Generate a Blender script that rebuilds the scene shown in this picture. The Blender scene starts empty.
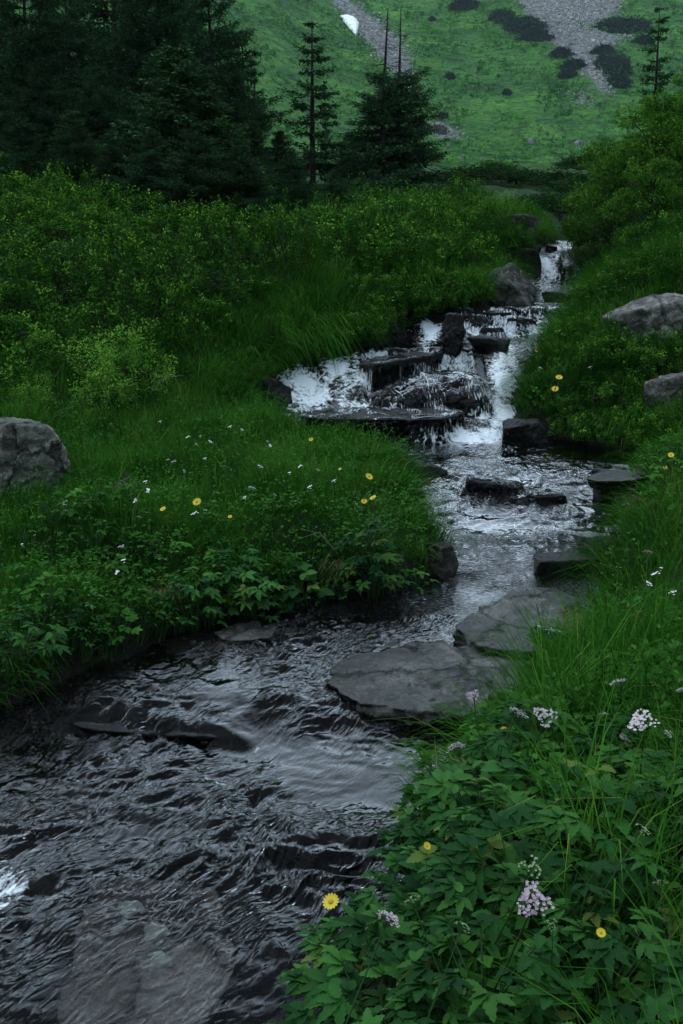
import bpy, math, random
import numpy as np
from mathutils import Vector
from mathutils.bvhtree import BVHTree

rng = np.random.default_rng(7)
random.seed(7)
scene = bpy.context.scene
COL = scene.collection

# ------------------------------------------------------------------ camera numbers
ZC, PITCH, LENS = 1.8, math.radians(14.0), 35.0
F = 1024 * LENS / 36.0
CP, SP = math.cos(PITCH), math.sin(PITCH)

def project(x, y, z):
    d = y * CP - (z - ZC) * SP
    v = y * SP + (z - ZC) * CP
    return 341.5 + F * x / d, 512 - F * v / d, d

def ray(px, row):
    a, b = (px - 341.5) / F, (512 - row) / F
    return np.array([a, CP + b * SP, -SP + b * CP])

def on_plane(px, row, z):
    r = ray(px, row); t = (z - ZC) / r[2]
    return r[0] * t, r[1] * t

def at_depth(px, row, Y):
    r = ray(px, row); t = Y / r[1]
    return r[0] * t, Y, ZC + r[2] * t

# ------------------------------------------------------------------ noise
def _hash(ix, iy, iz, seed):
    h = (ix.astype(np.int64) * 374761393 + iy.astype(np.int64) * 668265263 + iz * 2147483647 + seed * 1274126177) & 0xffffffff
    h = ((h ^ (h >> 13)) * 1274126177) & 0xffffffff
    return (h ^ (h >> 16)) & 0xffffffff

def pnoise(x, y, seed=0):
    x = np.asarray(x, float); y = np.asarray(y, float)
    ix, iy = np.floor(x), np.floor(y); fx, fy = x - ix, y - iy
    u = fx * fx * fx * (fx * (fx * 6 - 15) + 10); v = fy * fy * fy * (fy * (fy * 6 - 15) + 10)
    def g(dx, dy):
        a = _hash(ix + dx, iy + dy, 0, seed) * (2 * math.pi / 4294967296.0)
        return np.cos(a) * (fx - dx) + np.sin(a) * (fy - dy)
    return 1.5 * ((g(0, 0) * (1 - u) + g(1, 0) * u) * (1 - v) + (g(0, 1) * (1 - u) + g(1, 1) * u) * v)

def pnoise3(p, seed=0):
    i = np.floor(p); f = p - i
    w = f * f * f * (f * (f * 6 - 15) + 10)
    out = 0
    for dx in (0, 1):
        for dy in (0, 1):
            for dz in (0, 1):
                h = _hash(i[:, 0] + dx, i[:, 1] + dy, (i[:, 2] + dz).astype(np.int64) * 1013, seed)
                h2 = _hash(i[:, 1] + dy, i[:, 2] + dz, (i[:, 0] + dx).astype(np.int64) * 1013, seed + 91)
                c = h / 2147483648.0 - 1; a = h2 * (2 * math.pi / 4294967296.0); s = np.sqrt(np.maximum(0, 1 - c * c))
                dot = s * np.cos(a) * (f[:, 0] - dx) + s * np.sin(a) * (f[:, 1] - dy) + c * (f[:, 2] - dz)
                out = out + dot * (w[:, 0] if dx else 1 - w[:, 0]) * (w[:, 1] if dy else 1 - w[:, 1]) * (w[:, 2] if dz else 1 - w[:, 2])
    return 1.5 * out

def fbm(x, y, seed=0, octv=4, gain=.5):
    s, a = 0, 1.0
    for k in range(octv):
        s = s + a * pnoise(x * 2 ** k, y * 2 ** k, seed + k * 17); a *= gain
    return s

def sstep(a, b, x):
    t = np.clip((np.asarray(x, float) - a) / (b - a), 0, 1); return t * t * (3 - 2 * t)

# ------------------------------------------------------------------ the stream: profile, banks, distance field
WP = [(-6, -.06), (2.6, -.01), (3.55, .015), (3.8, .07), (4.75, .10), (5.02, .13), (5.35, .24), (6.2, .32), (7.2, .40),
      (7.95, .42), (8.12, .53), (8.45, .56), (8.75, .68), (9.1, .90), (9.45, 1.02), (9.95, 1.09), (10.2, 1.22), (10.42, 1.37),
      (13.2, 1.46), (13.45, 1.52), (13.75, 1.78), (14.1, 2.0), (18, 2.35), (30, 4.2), (60, 6.5)]
WPy, WPz = np.array([p[0] for p in WP]), np.array([p[1] for p in WP])
def Wl(Y):
    Y = np.asarray(Y, float)
    return sum(np.interp(Y + o, WPy, WPz) for o in (-.05, 0, .05)) / 3

_ys = np.linspace(1.0, 16, 6000)
_rows = project(0, _ys, Wl(_ys))[1]
def on_water(px, row):
    """the point of the water surface seen at this place of the picture"""
    k = int(np.argmax(_rows <= row)); Y = _ys[k]; z = float(Wl(Y))
    return (px - 341.5) / F * project(0, Y, z)[2], Y, z

left_px = [(-60, 745), (30, 702), (90, 676), (150, 650), (240, 612), (330, 600), (420, 592), (450, 577), (452, 562), (432, 540), (424, 510),
           (412, 482), (370, 462), (300, 450), (262, 428), (256, 402), (282, 374), (350, 354), (405, 337), (412, 316), (486, 307),
           (505, 292), (524, 270), (532, 250)]
right_px = [(335, 1024), (378, 915), (440, 825), (505, 745), (545, 692), (583, 655), (588, 615), (600, 580), (625, 545), (632, 505), (648, 482),
            (672, 464), (640, 449), (545, 441), (516, 425), (518, 400), (530, 370), (545, 345), (566, 320), (582, 306), (592, 292),
            (578, 270), (570, 250)]
poly = [(-3.2, -6), (-3.0, 0.5), (-2.5, 2.2)] + [on_water(*p)[:2] for p in left_px] + [(3.1, 15), (3.6, 17), (4.6, 22), (4.9, 40),
        (5.5, 40), (5.3, 22), (4.2, 17), (3.5, 15)] + [on_water(*p)[:2] for p in right_px[::-1]] + [(-.25, 1.2), (-.3, .3), (-.35, -6)]
poly = np.array(poly)
def densify(P, step=.12):
    out = []
    for a, b in zip(P, np.roll(P, -1, 0)):
        n = max(1, int(np.linalg.norm(b - a) / step))
        for k in range(n): out.append(a + (b - a) * k / n)
    return np.array(out)
poly = densify(poly)
poly = poly + np.stack([pnoise(poly[:, 0] * 3, poly[:, 1] * 3, 5), pnoise(poly[:, 0] * 3, poly[:, 1] * 3, 6)], 1) * .06

def poly_sd(P, Q):
    """signed distance of points Q to polygon P (negative inside), and the nearest point"""
    A, B = P, np.roll(P, -1, 0)
    best = np.full(len(Q), 1e9); near = np.zeros_like(Q); inside = np.zeros(len(Q), bool)
    for a, b in zip(A, B):
        ab = b - a
        t = np.clip(((Q - a) @ ab) / max(ab @ ab, 1e-12), 0, 1)
        c = a + t[:, None] * ab
        d = ((Q - c) ** 2).sum(1); m = d < best
        best[m] = d[m]; near[m] = c[m]
        cond = (a[1] > Q[:, 1]) != (b[1] > Q[:, 1])
        if cond.any():
            xi = a[0] + (Q[:, 1] - a[1]) / (b[1] - a[1] + 1e-15) * ab[0]
            inside ^= cond & (Q[:, 0] < xi)
    d = np.sqrt(best)
    return np.where(inside, -d, d), near

GX = np.arange(-10, 10.01, .05); GY = np.arange(-4, 24.01, .05)
_gx, _gy = np.meshgrid(GX, GY)
_sd, _near = poly_sd(poly, np.stack([_gx.ravel(), _gy.ravel()], 1))
SD = _sd.reshape(_gx.shape)
def lookup(T, x, y):
    fx = np.clip((np.asarray(x, float) + 10) / .05, 0, len(GX) - 1.001); fy = np.clip((np.asarray(y, float) + 4) / .05, 0, len(GY) - 1.001)
    i, j = fx.astype(int), fy.astype(int); u, v = fx - i, fy - j
    return (T[j, i] * (1 - u) + T[j, i + 1] * u) * (1 - v) + (T[j + 1, i] * (1 - u) + T[j + 1, i + 1] * u) * v
DX = np.gradient(SD, .05, axis=1); DY = np.gradient(SD, .05, axis=0)

XC = ([-6, 0, 2, 3.5, 4.5, 5.2, 6, 7.5, 8.5, 10, 12, 14, 18, 40], [-1.8, -1.5, -1.0, -.3, .4, 1.0, .95, .7, .55, 1.35, 2.4, 3.05, 4.2, 5.2])
GL = ([-6, 0, 3, 5, 6.3, 7.5, 8.5, 10, 13, 16, 20, 30, 45, 60], [.15, .25, .28, .34, .44, .58, .95, 1.58, 2.2, 2.5, 2.6, 2.9, 3.9, 6.5])
GR = ([-6, 0, 2, 4, 6, 7.6, 8.3, 9, 10, 13, 16, 20, 30, 45, 60], [.1, .2, .2, .32, .46, .6, .95, 1.2, 1.4, 2.1, 2.5, 2.6, 2.9, 3.9, 6.5])

CRA, CRB = np.array([12.3, 221.0]), np.array([-4.5, 298.0])     # the gully line on the mountain
CRD = (CRB - CRA) / np.linalg.norm(CRB - CRA); CRN = np.array([-CRD[1], CRD[0]])
def mountain(x, y):
    base = np.where(y < 200, 1.8 + y * .0785, 17.5 + (y - 200) * .55)
    dl = (x - CRA[0]) * CRN[0] + (y - CRA[1]) * CRN[1]
    k = np.log1p(np.exp(np.clip(dl / 2.5, -30, 30))) * 2.5
    up = sstep(120, 215, y)
    z = base + .42 * k * up
    dr = np.maximum(0, x - 120); z = z + .4 * dr * up
    near = sstep(210, 120, y); lim = .40 * np.maximum(0, y - 20)
    z = z + near * .50 * (np.maximum(0, -x - 16 - lim) + np.maximum(0, x - 14 - lim)) + .42 * np.maximum(0, -y - 14)  # unseen slopes beside and behind the camera, added to block low sky light
    amp = sstep(60, 230, y)
    return z + amp * (2.2 * pnoise(x / 42, y / 60, 31) + .9 * pnoise(x / 15, y / 26, 32) + .35 * pnoise(x / 5, y / 9, 33))

def terrain(x, y):
    x = np.asarray(x, float); y = np.asarray(y, float)
    w = Wl(y); sd = lookup(SD, x, y)
    out_of = (np.abs(x) > 10) | (y > 24)
    sd = np.where(out_of, np.maximum(3, sd), sd)
    r = sstep(-.4, .4, x - np.interp(y, *XC))
    gl = np.interp(y, *GL) + np.maximum(0, -x - .8) * .13 * sstep(6, 11, y) + np.maximum(0, -x - 4) * .25 * sstep(8, 14, y) * sstep(60, 30, y)
    gr = np.interp(y, *GR) + np.clip(x - 2.2, 0, 6) * .22 * sstep(5, 9, y) * sstep(30, 15, y) + np.clip(x - 1.2, 0, 5) * .1
    g = gl * (1 - r) + gr * r
    d = np.maximum(sd, 0)
    hum = .11 * pnoise(x * 1.1, y * 1.1, 41) + .08 * pnoise(x * 2.5, y * 2.5, 42) + .02 * pnoise(x * 7, y * 7, 43)
    hum = hum * sstep(0, .5, d) + .35 * pnoise(x / 3.5, y / 3.5, 44) * sstep(9, 13, y) * sstep(.4, 1.5, d) + (1 - r) * .16 * pnoise(x / 1.1, y / 1.1, 47) * sstep(8.5, 10, y) * sstep(.3, 1.0, d)
    edge = .11 * sstep(0, .06, d) + .07 * sstep(.05, .3, d)
    D = np.where(r > .5, .85, .95)
    zo = w + edge + (np.maximum(g - w, .14) - .14) * sstep(0, 1, d / D) + hum
    dep = .20 + .06 * pnoise(x * 2.2, y * 2.2, 45) + .02 * pnoise(x * 9, y * 9, 46)
    zi = w - dep * sstep(0, .25, -sd) - .02
    z = np.where(sd > 0, zo, zi)
    b = sstep(45, 60, y)
    b = np.maximum(np.maximum(b, sstep(14, 30, np.abs(x))), sstep(-6, -20, y))
    m = mountain(x, y)
    return z * (1 - b) + m * b

def hit(px, row, h=0.0, ymin=.8, ymax=60, step=.01):
    Y = np.arange(ymin, ymax, step)
    r = ray(px, row); t = Y / r[1]
    x, z = r[0] * t, ZC + r[2] * t
    T = np.maximum(terrain(x, Y), Wl(Y) * (Y < 20) - 9 * (Y >= 20)) + h
    k = int(np.argmax(T >= z))
    return float(x[k]), float(Y[k]), float(terrain(x[k], Y[k]))

def hit_far(px, row):
    Y = np.arange(100, 428, .25)
    r = ray(px, row); t = Y / r[1]
    x, z = r[0] * t, ZC + r[2] * t
    T = mountain(x, Y); k = int(np.argmax(T >= z))
    return float(x[k]), float(Y[k]), float(T[k])

# ------------------------------------------------------------------ mesh and object helpers
def npmesh(name, V, Q, attrs=None, smooth=False, vec=None):
    V = np.asarray(V, np.float32); Q = np.asarray(Q, np.int32)
    me = bpy.data.meshes.new(name)
    k = Q.shape[1]
    me.vertices.add(len(V)); me.vertices.foreach_set('co', V.ravel())
    me.loops.add(Q.size); me.loops.foreach_set('vertex_index', Q.ravel())
    me.polygons.add(len(Q)); me.polygons.foreach_set('loop_start', np.arange(0, Q.size, k, dtype=np.int32))
    if smooth: me.polygons.foreach_set('use_smooth', np.ones(len(Q), bool))
    for n, a in (attrs or {}).items():
        me.attributes.new(n, 'FLOAT', 'POINT').data.foreach_set('value', np.asarray(a, np.float32).ravel())
    for n, a in (vec or {}).items():
        me.attributes.new(n, 'FLOAT_VECTOR', 'POINT').data.foreach_set('vector', np.asarray(a, np.float32).ravel())
    me.update(calc_edges=True)
    if k == 4 or k == 3: me.validate(verbose=False)
    return me

def obj(name, me, m=None, parent=None):
    o = bpy.data.objects.new(name, me); COL.objects.link(o)
    if m is not None and me is not None and len(me.materials) == 0: me.materials.append(m)
    if parent is not None: o.parent = parent
    return o

def tag(o, label, cat, group=None):
    o['label'] = label; o['category'] = cat
    if group: o['group'] = group
    return o

def thing(name, label, cat, loc=(0, 0, 0), rz=0, group=None, sc=1.0):
    o = bpy.data.objects.new(name, None); COL.objects.link(o)
    o.empty_display_size = .1
    o.location = loc; o.rotation_euler = (0, 0, rz); o.scale = (sc, sc, sc) if np.isscalar(sc) else sc
    return tag(o, label, cat, group)

def kind(o, k): o['kind'] = k; return o

def dup(root, loc, rz, label, group=None, sc=1.0, tilt=(0, 0)):
    r = root.copy(); COL.objects.link(r)
    r.location = loc; r.rotation_euler = (tilt[0], tilt[1], rz); r.scale = (sc, sc, sc) if np.isscalar(sc) else sc
    r['label'] = label
    if group: r['group'] = group
    elif 'group' in r: del r['group']
    for ch in list(root.children):
        c = ch.copy(); COL.objects.link(c); c.parent = r
        for g in ch.children:
            d = g.copy(); COL.objects.link(d); d.parent = c
    return r

def park(pool, idx, loc, rz, label, group=None, sc=1.0, tilt=(0, 0)):
    """the first use places the thing itself, later ones a copy"""
    src = pool[idx % len(pool)]
    if not src.get('used'):
        src['used'] = 1
        src.location = loc; src.rotation_euler = (tilt[0], tilt[1], rz); src.scale = (sc, sc, sc) if np.isscalar(sc) else sc
        src['label'] = label
        if group: src['group'] = group
        return src
    return dup(src, loc, rz, label, group, sc, tilt)

# ------------------------------------------------------------------ materials
def mat(name):
    m = bpy.data.materials.new(name); m.use_nodes = True
    nt = m.node_tree; nt.nodes.clear()
    out = nt.nodes.new('ShaderNodeOutputMaterial')
    return m, nt, out
def N(nt, t, **k):
    n = nt.nodes.new(t)
    for a, b in k.items():
        if a in n.inputs.keys(): n.inputs[a].default_value = b
        else: setattr(n, a, b)
    return n
def ramp(nt, fac, stops, interp='LINEAR'):
    r = nt.nodes.new('ShaderNodeValToRGB'); r.color_ramp.interpolation = interp
    e = r.color_ramp.elements
    while len(e) < len(stops): e.new(.5)
    for k, (p, c) in enumerate(stops):
        e[k].position = p; e[k].color = (c if len(c) == 4 else tuple(c) + (1,)) if not np.isscalar(c) else (c, c, c, 1)
    nt.links.new(fac, r.inputs[0]); return r.outputs[0]
def mixc(nt, f, a, b, mode='MIX'):
    m = nt.nodes.new('ShaderNodeMix'); m.data_type = 'RGBA'; m.blend_type = mode
    for s, v in ((0, f), (6, a), (7, b)):
        if hasattr(v, 'default_value') or hasattr(v, 'links'): nt.links.new(v, m.inputs[s])
        elif s == 0: m.inputs[0].default_value = v
        else: m.inputs[s].default_value = tuple(v) + (1,) if len(v) == 3 else v
    return m.outputs[2]

def leaf_mat(name, stops, trans=.3, rough=.55, spec=.15):
    spec = min(spec, .08); rough = max(rough, .6)
    stops = [(p_, tuple(v * .90 for v in c_)) for p_, c_ in stops]
    m, nt, out = mat(name)
    a = N(nt, 'ShaderNodeAttribute', attribute_name='tint')
    c = ramp(nt, a.outputs['Fac'], stops)
    oi = N(nt, 'ShaderNodeObjectInfo')
    hs = N(nt, 'ShaderNodeHueSaturation'); nt.links.new(c, hs.inputs['Color'])
    mr = N(nt, 'ShaderNodeMapRange'); nt.links.new(oi.outputs['Random'], mr.inputs[0]); mr.inputs[3].default_value = .8; mr.inputs[4].default_value = 1.2
    nt.links.new(mr.outputs[0], hs.inputs['Value'])
    if name == 'herb_leaf':
        p = N(nt, 'ShaderNodeBsdfPrincipled', Roughness=.6); p.inputs['Specular IOR Level'].default_value = .07
        nt.links.new(hs.outputs[0], p.inputs['Base Color'])
    else:
        p = N(nt, 'ShaderNodeBsdfDiffuse'); nt.links.new(hs.outputs[0], p.inputs['Color'])
    t = N(nt, 'ShaderNodeBsdfTranslucent'); nt.links.new(hs.outputs[0], t.inputs['Color'])
    mx = N(nt, 'ShaderNodeMixShader'); mx.inputs[0].default_value = trans
    nt.links.new(p.outputs[0], mx.inputs[1]); nt.links.new(t.outputs[0], mx.inputs[2]); nt.links.new(mx.outputs[0], out.inputs[0])
    return m

def plain(name, col, rough=.6, spec=.3, noise=None):
    col = tuple(v * .62 for v in col)
    m, nt, out = mat(name)
    p = N(nt, 'ShaderNodeBsdfPrincipled', Roughness=rough); p.inputs['Specular IOR Level'].default_value = spec
    if noise:
        t = N(nt, 'ShaderNodeTexNoise', Scale=noise, Detail=6.0)
        tc = N(nt, 'ShaderNodeTexCoord'); nt.links.new(tc.outputs['Object'], t.inputs['Vector'])
        c = ramp(nt, t.outputs['Fac'], [(.3, tuple(v * .55 for v in col)), (.7, tuple(min(1, v * 1.35) for v in col))])
        nt.links.new(c, p.inputs['Base Color'])
        b = N(nt, 'ShaderNodeBump', Strength=.5, Distance=.01); nt.links.new(t.outputs['Fac'], b.inputs['Height']); nt.links.new(b.outputs[0], p.inputs['Normal'])
    else: p.inputs['Base Color'].default_value = tuple(col) + (1,)
    nt.links.new(p.outputs[0], out.inputs[0]); return m

def rock_mat(name, dark, mid, pale, lichen, wet=0.0, scale=1.0, moss=None):
    dark, mid, pale = (tuple(v * .58 for v in c_) for c_ in (dark, mid, pale)); lichen = tuple(v * .58 for v in lichen) if lichen else None
    m, nt, out = mat(name); L = nt.links.new
    tc = N(nt, 'ShaderNodeTexCoord'); oi = N(nt, 'ShaderNodeObjectInfo')
    ad = N(nt, 'ShaderNodeVectorMath', operation='ADD'); L(tc.outputs['Object'], ad.inputs[0])
    sc = N(nt, 'ShaderNodeMath', operation='MULTIPLY'); L(oi.outputs['Random'], sc.inputs[0]); sc.inputs[1].default_value = 40
    L(sc.outputs[0], ad.inputs[1])
    n1 = N(nt, 'ShaderNodeTexNoise', Scale=2.6 * scale, Detail=10.0, Roughness=.65, Distortion=.4); L(ad.outputs[0], n1.inputs['Vector'])
    n2 = N(nt, 'ShaderNodeTexNoise', Scale=14 * scale, Detail=8.0, Roughness=.7); L(ad.outputs[0], n2.inputs['Vector'])
    n3 = N(nt, 'ShaderNodeTexNoise', Scale=90 * scale, Detail=4.0); L(ad.outputs[0], n3.inputs['Vector'])
    mp = N(nt, 'ShaderNodeMapping'); mp.inputs['Scale'].default_value = (3, 3, 9); mp.inputs['Rotation'].default_value = (.3, .2, 0); L(ad.outputs[0], mp.inputs[0])
    st = N(nt, 'ShaderNodeTexNoise', Scale=1.6 * scale, Detail=6.0, Distortion=.8); L(mp.outputs[0], st.inputs['Vector'])
    c = ramp(nt, n1.outputs['Fac'], [(.40, dark), (.5, mid), (.60, pale)])
    c2 = ramp(nt, st.outputs['Fac'], [(.42, (.3, .29, .28)), (.54, (1.15, 1.12, 1.08))])
    c = mixc(nt, .75, c, c2, 'MULTIPLY')
    c3 = ramp(nt, n3.outputs['Fac'], [(.42, (.6, .6, .6)), (.58, (1.3, 1.3, 1.3))])
    c = mixc(nt, .6, c, c3, 'MULTIPLY')
    lf = ramp(nt, n2.outputs['Fac'], [(.56, 0.0), (.60, 1.0)])
    if lichen: c = mixc(nt, lf, c, lichen)
    if moss:
        g = N(nt, 'ShaderNodeNewGeometry'); sx = N(nt, 'ShaderNodeSeparateXYZ'); L(g.outputs['Normal'], sx.inputs[0])
        ml = N(nt, 'ShaderNodeMath', operation='MULTIPLY'); L(sx.outputs['Z'], ml.inputs[0]); L(n1.outputs['Fac'], ml.inputs[1])
        c = mixc(nt, ramp(nt, ml.outputs[0], [(.42, 0.0), (.55, .85)]), c, moss)
    vz = N(nt, 'ShaderNodeTexVoronoi', Scale=2.3 * scale); vz.feature = 'DISTANCE_TO_EDGE'
    dm = N(nt, 'ShaderNodeMix'); dm.data_type = 'RGBA'; dm.inputs[0].default_value = .28
    L(ad.outputs[0], dm.inputs[6]); L(n1.outputs['Color'], dm.inputs[7]); L(dm.outputs[2], vz.inputs['Vector'])
    ck = ramp(nt, vz.outputs['Distance'], [(0.0, 0.0), (.025, 1.0)])
    c = mixc(nt, .75, c, ck, 'MULTIPLY')
    p = N(nt, 'ShaderNodeBsdfPrincipled'); L(c, p.inputs['Base Color'])
    if wet:
        L(ramp(nt, n1.outputs['Fac'], [(.42, .12 / wet), (.6, .6 / wet)]), p.inputs['Roughness'])
        p.inputs['Specular IOR Level'].default_value = .2 if wet == 1 else .5
    else:
        p.inputs['Roughness'].default_value = .85; p.inputs['Specular IOR Level'].default_value = .25
    b1 = N(nt, 'ShaderNodeBump', Strength=.9, Distance=.03); L(n2.outputs['Fac'], b1.inputs['Height'])
    b2 = N(nt, 'ShaderNodeBump', Strength=.55, Distance=.006); L(n3.outputs['Fac'], b2.inputs['Height']); L(b1.outputs[0], b2.inputs['Normal'])
    b3 = N(nt, 'ShaderNodeBump', Strength=.8, Distance=.015); L(ck, b3.inputs['Height']); L(b2.outputs[0], b3.inputs['Normal'])
    L(b3.outputs[0], p.inputs['Normal']); L(p.outputs[0], out.inputs[0])
    return m

M = {}
M['wet_rock'] = rock_mat('wet_dark_rock', (.005, .005, .006), (.012, .0115, .011), (.034, .032, .030), None, wet=1)
M['slab_rock'] = rock_mat('wet_slab_rock', (.018, .016, .014), (.056, .052, .046), (.13, .122, .112), (.06, .057, .03), wet=2)
M['dry_rock'] = rock_mat('grey_lichen_rock', (.08, .068, .06), (.25, .225, .205), (.44, .41, .38), (.55, .57, .50), moss=(.03, .05, .015))
M['moss_rock'] = rock_mat('dark_mossy_rock', (.03, .027, .024), (.09, .083, .075), (.18, .17, .155), (.22, .22, .18), moss=(.03, .045, .015))
M['pink_rock'] = rock_mat('pinkish_rock', (.11, .10, .092), (.28, .255, .235), (.46, .425, .395), (.36, .36, .33), scale=.8)
M['pale_rock'] = rock_mat('pale_rock', (.16, .16, .15), (.32, .32, .30), (.48, .48, .46), None)
M['brown_rock'] = rock_mat('brown_bed_rock', (.05, .035, .028), (.12, .085, .07), (.22, .17, .145), None, wet=1)
M['shallow_rock'] = rock_mat('pinkish_bed_rock', (.25, .18, .16), (.55, .45, .42), (.85, .74, .70), None, wet=1)
M['bank_rock'] = rock_mat('bank_rock', (.02, .018, .015), (.06, .052, .045), (.12, .10, .09), (.14, .13, .08), moss=(.025, .045, .012))
M['grass'] = leaf_mat('grass_blade', [(0, (.010, .040, .005)), (.45, (.029, .118, .011)), (.85, (.075, .21, .020)), (1, (.22, .21, .08))], .3, .5, .25)
M['dry'] = leaf_mat('dry_grass', [(0, (.16, .12, .06)), (1, (.36, .28, .16))], .2)
M['herb'] = leaf_mat('herb_leaf', [(0, (.009, .042, .010)), (.6, (.022, .09, .016)), (.93, (.05, .15, .025)), (1, (.13, .16, .03))], .25, .42, .35)
M['lightherb'] = leaf_mat('light_herb_leaf', [(0, (.025, .085, .014)), (.6, (.05, .15, .025)), (1, (.09, .22, .04))], .3)
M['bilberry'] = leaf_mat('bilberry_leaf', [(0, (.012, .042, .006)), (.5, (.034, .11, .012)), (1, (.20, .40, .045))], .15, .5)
M['bright'] = leaf_mat('bright_shrub_leaf', [(0, (.06, .16, .02)), (.5, (.14, .32, .04)), (1, (.28, .50, .07))], .3)
M['alder'] = leaf_mat('alder_leaf', [(0, (.03, .09, .010)), (.5, (.08, .21, .022)), (1, (.20, .38, .045))], .3)
M['dark_shrub'] = leaf_mat('dark_shrub_leaf', [(0, (.012, .032, .010)), (.6, (.028, .075, .018)), (1, (.075, .16, .03))], .12)
M['spruce'] = leaf_mat('spruce_needles', [(0, (.018, .042, .020)), (.6, (.036, .088, .034)), (1, (.085, .175, .055))], .12, .6, .2)
M['young_spruce'] = leaf_mat('young_spruce_needles', [(0, (.022, .052, .022)), (.6, (.05, .115, .038)), (1, (.13, .24, .06))], .15)
M['dwarf'] = leaf_mat('dwarf_pine_needles', [(0, (.005, .017, .007)), (1, (.012, .034, .012))], .1, .6, .2)
M['bark'] = plain('bark', (.045, .035, .03), .85, .2, 12)
M['twig'] = plain('bare_twig', (.20, .17, .14), .8, .2, 30)
M['stem'] = plain('green_stem', (.04, .10, .025), .6)
M['white'] = plain('white_petal', (1.15, 1.12, 1.06), .6)
M['pink'] = leaf_mat('pink_umbel', [(0, (.42, .27, .34)), (1, (.74, .60, .66))], .25)
M['blush'] = leaf_mat('blush_umbel', [(0, (.58, .46, .47)), (1, (.80, .74, .72))], .25)
M['bud'] = leaf_mat('pale_bud', [(0, (.22, .30, .13)), (1, (.48, .54, .32))], .2)
M['yellow'] = plain('yellow_petal', (.85, .62, .02), .5)
M['orange'] = plain('orange_disc', (.70, .38, .01), .7)
M['tussock'] = leaf_mat('slope_tussock', [(0, (.008, .045, .008)), (.45, (.026, .12, .012)), (.9, (.075, .21, .022)), (1, (.2, .2, .08))], .2)
M['snow'] = plain('old_snow', (1.2, 1.22, 1.25), .7, .3, 1.2)
M['scree'] = rock_mat('scree_stone', (.30, .29, .28), (.46, .44, .43), (.62, .60, .58), None, scale=.3)
M['lichen'] = plain('pale_lichen', (.80, .82, .68), .7, .3, 40)

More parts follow.
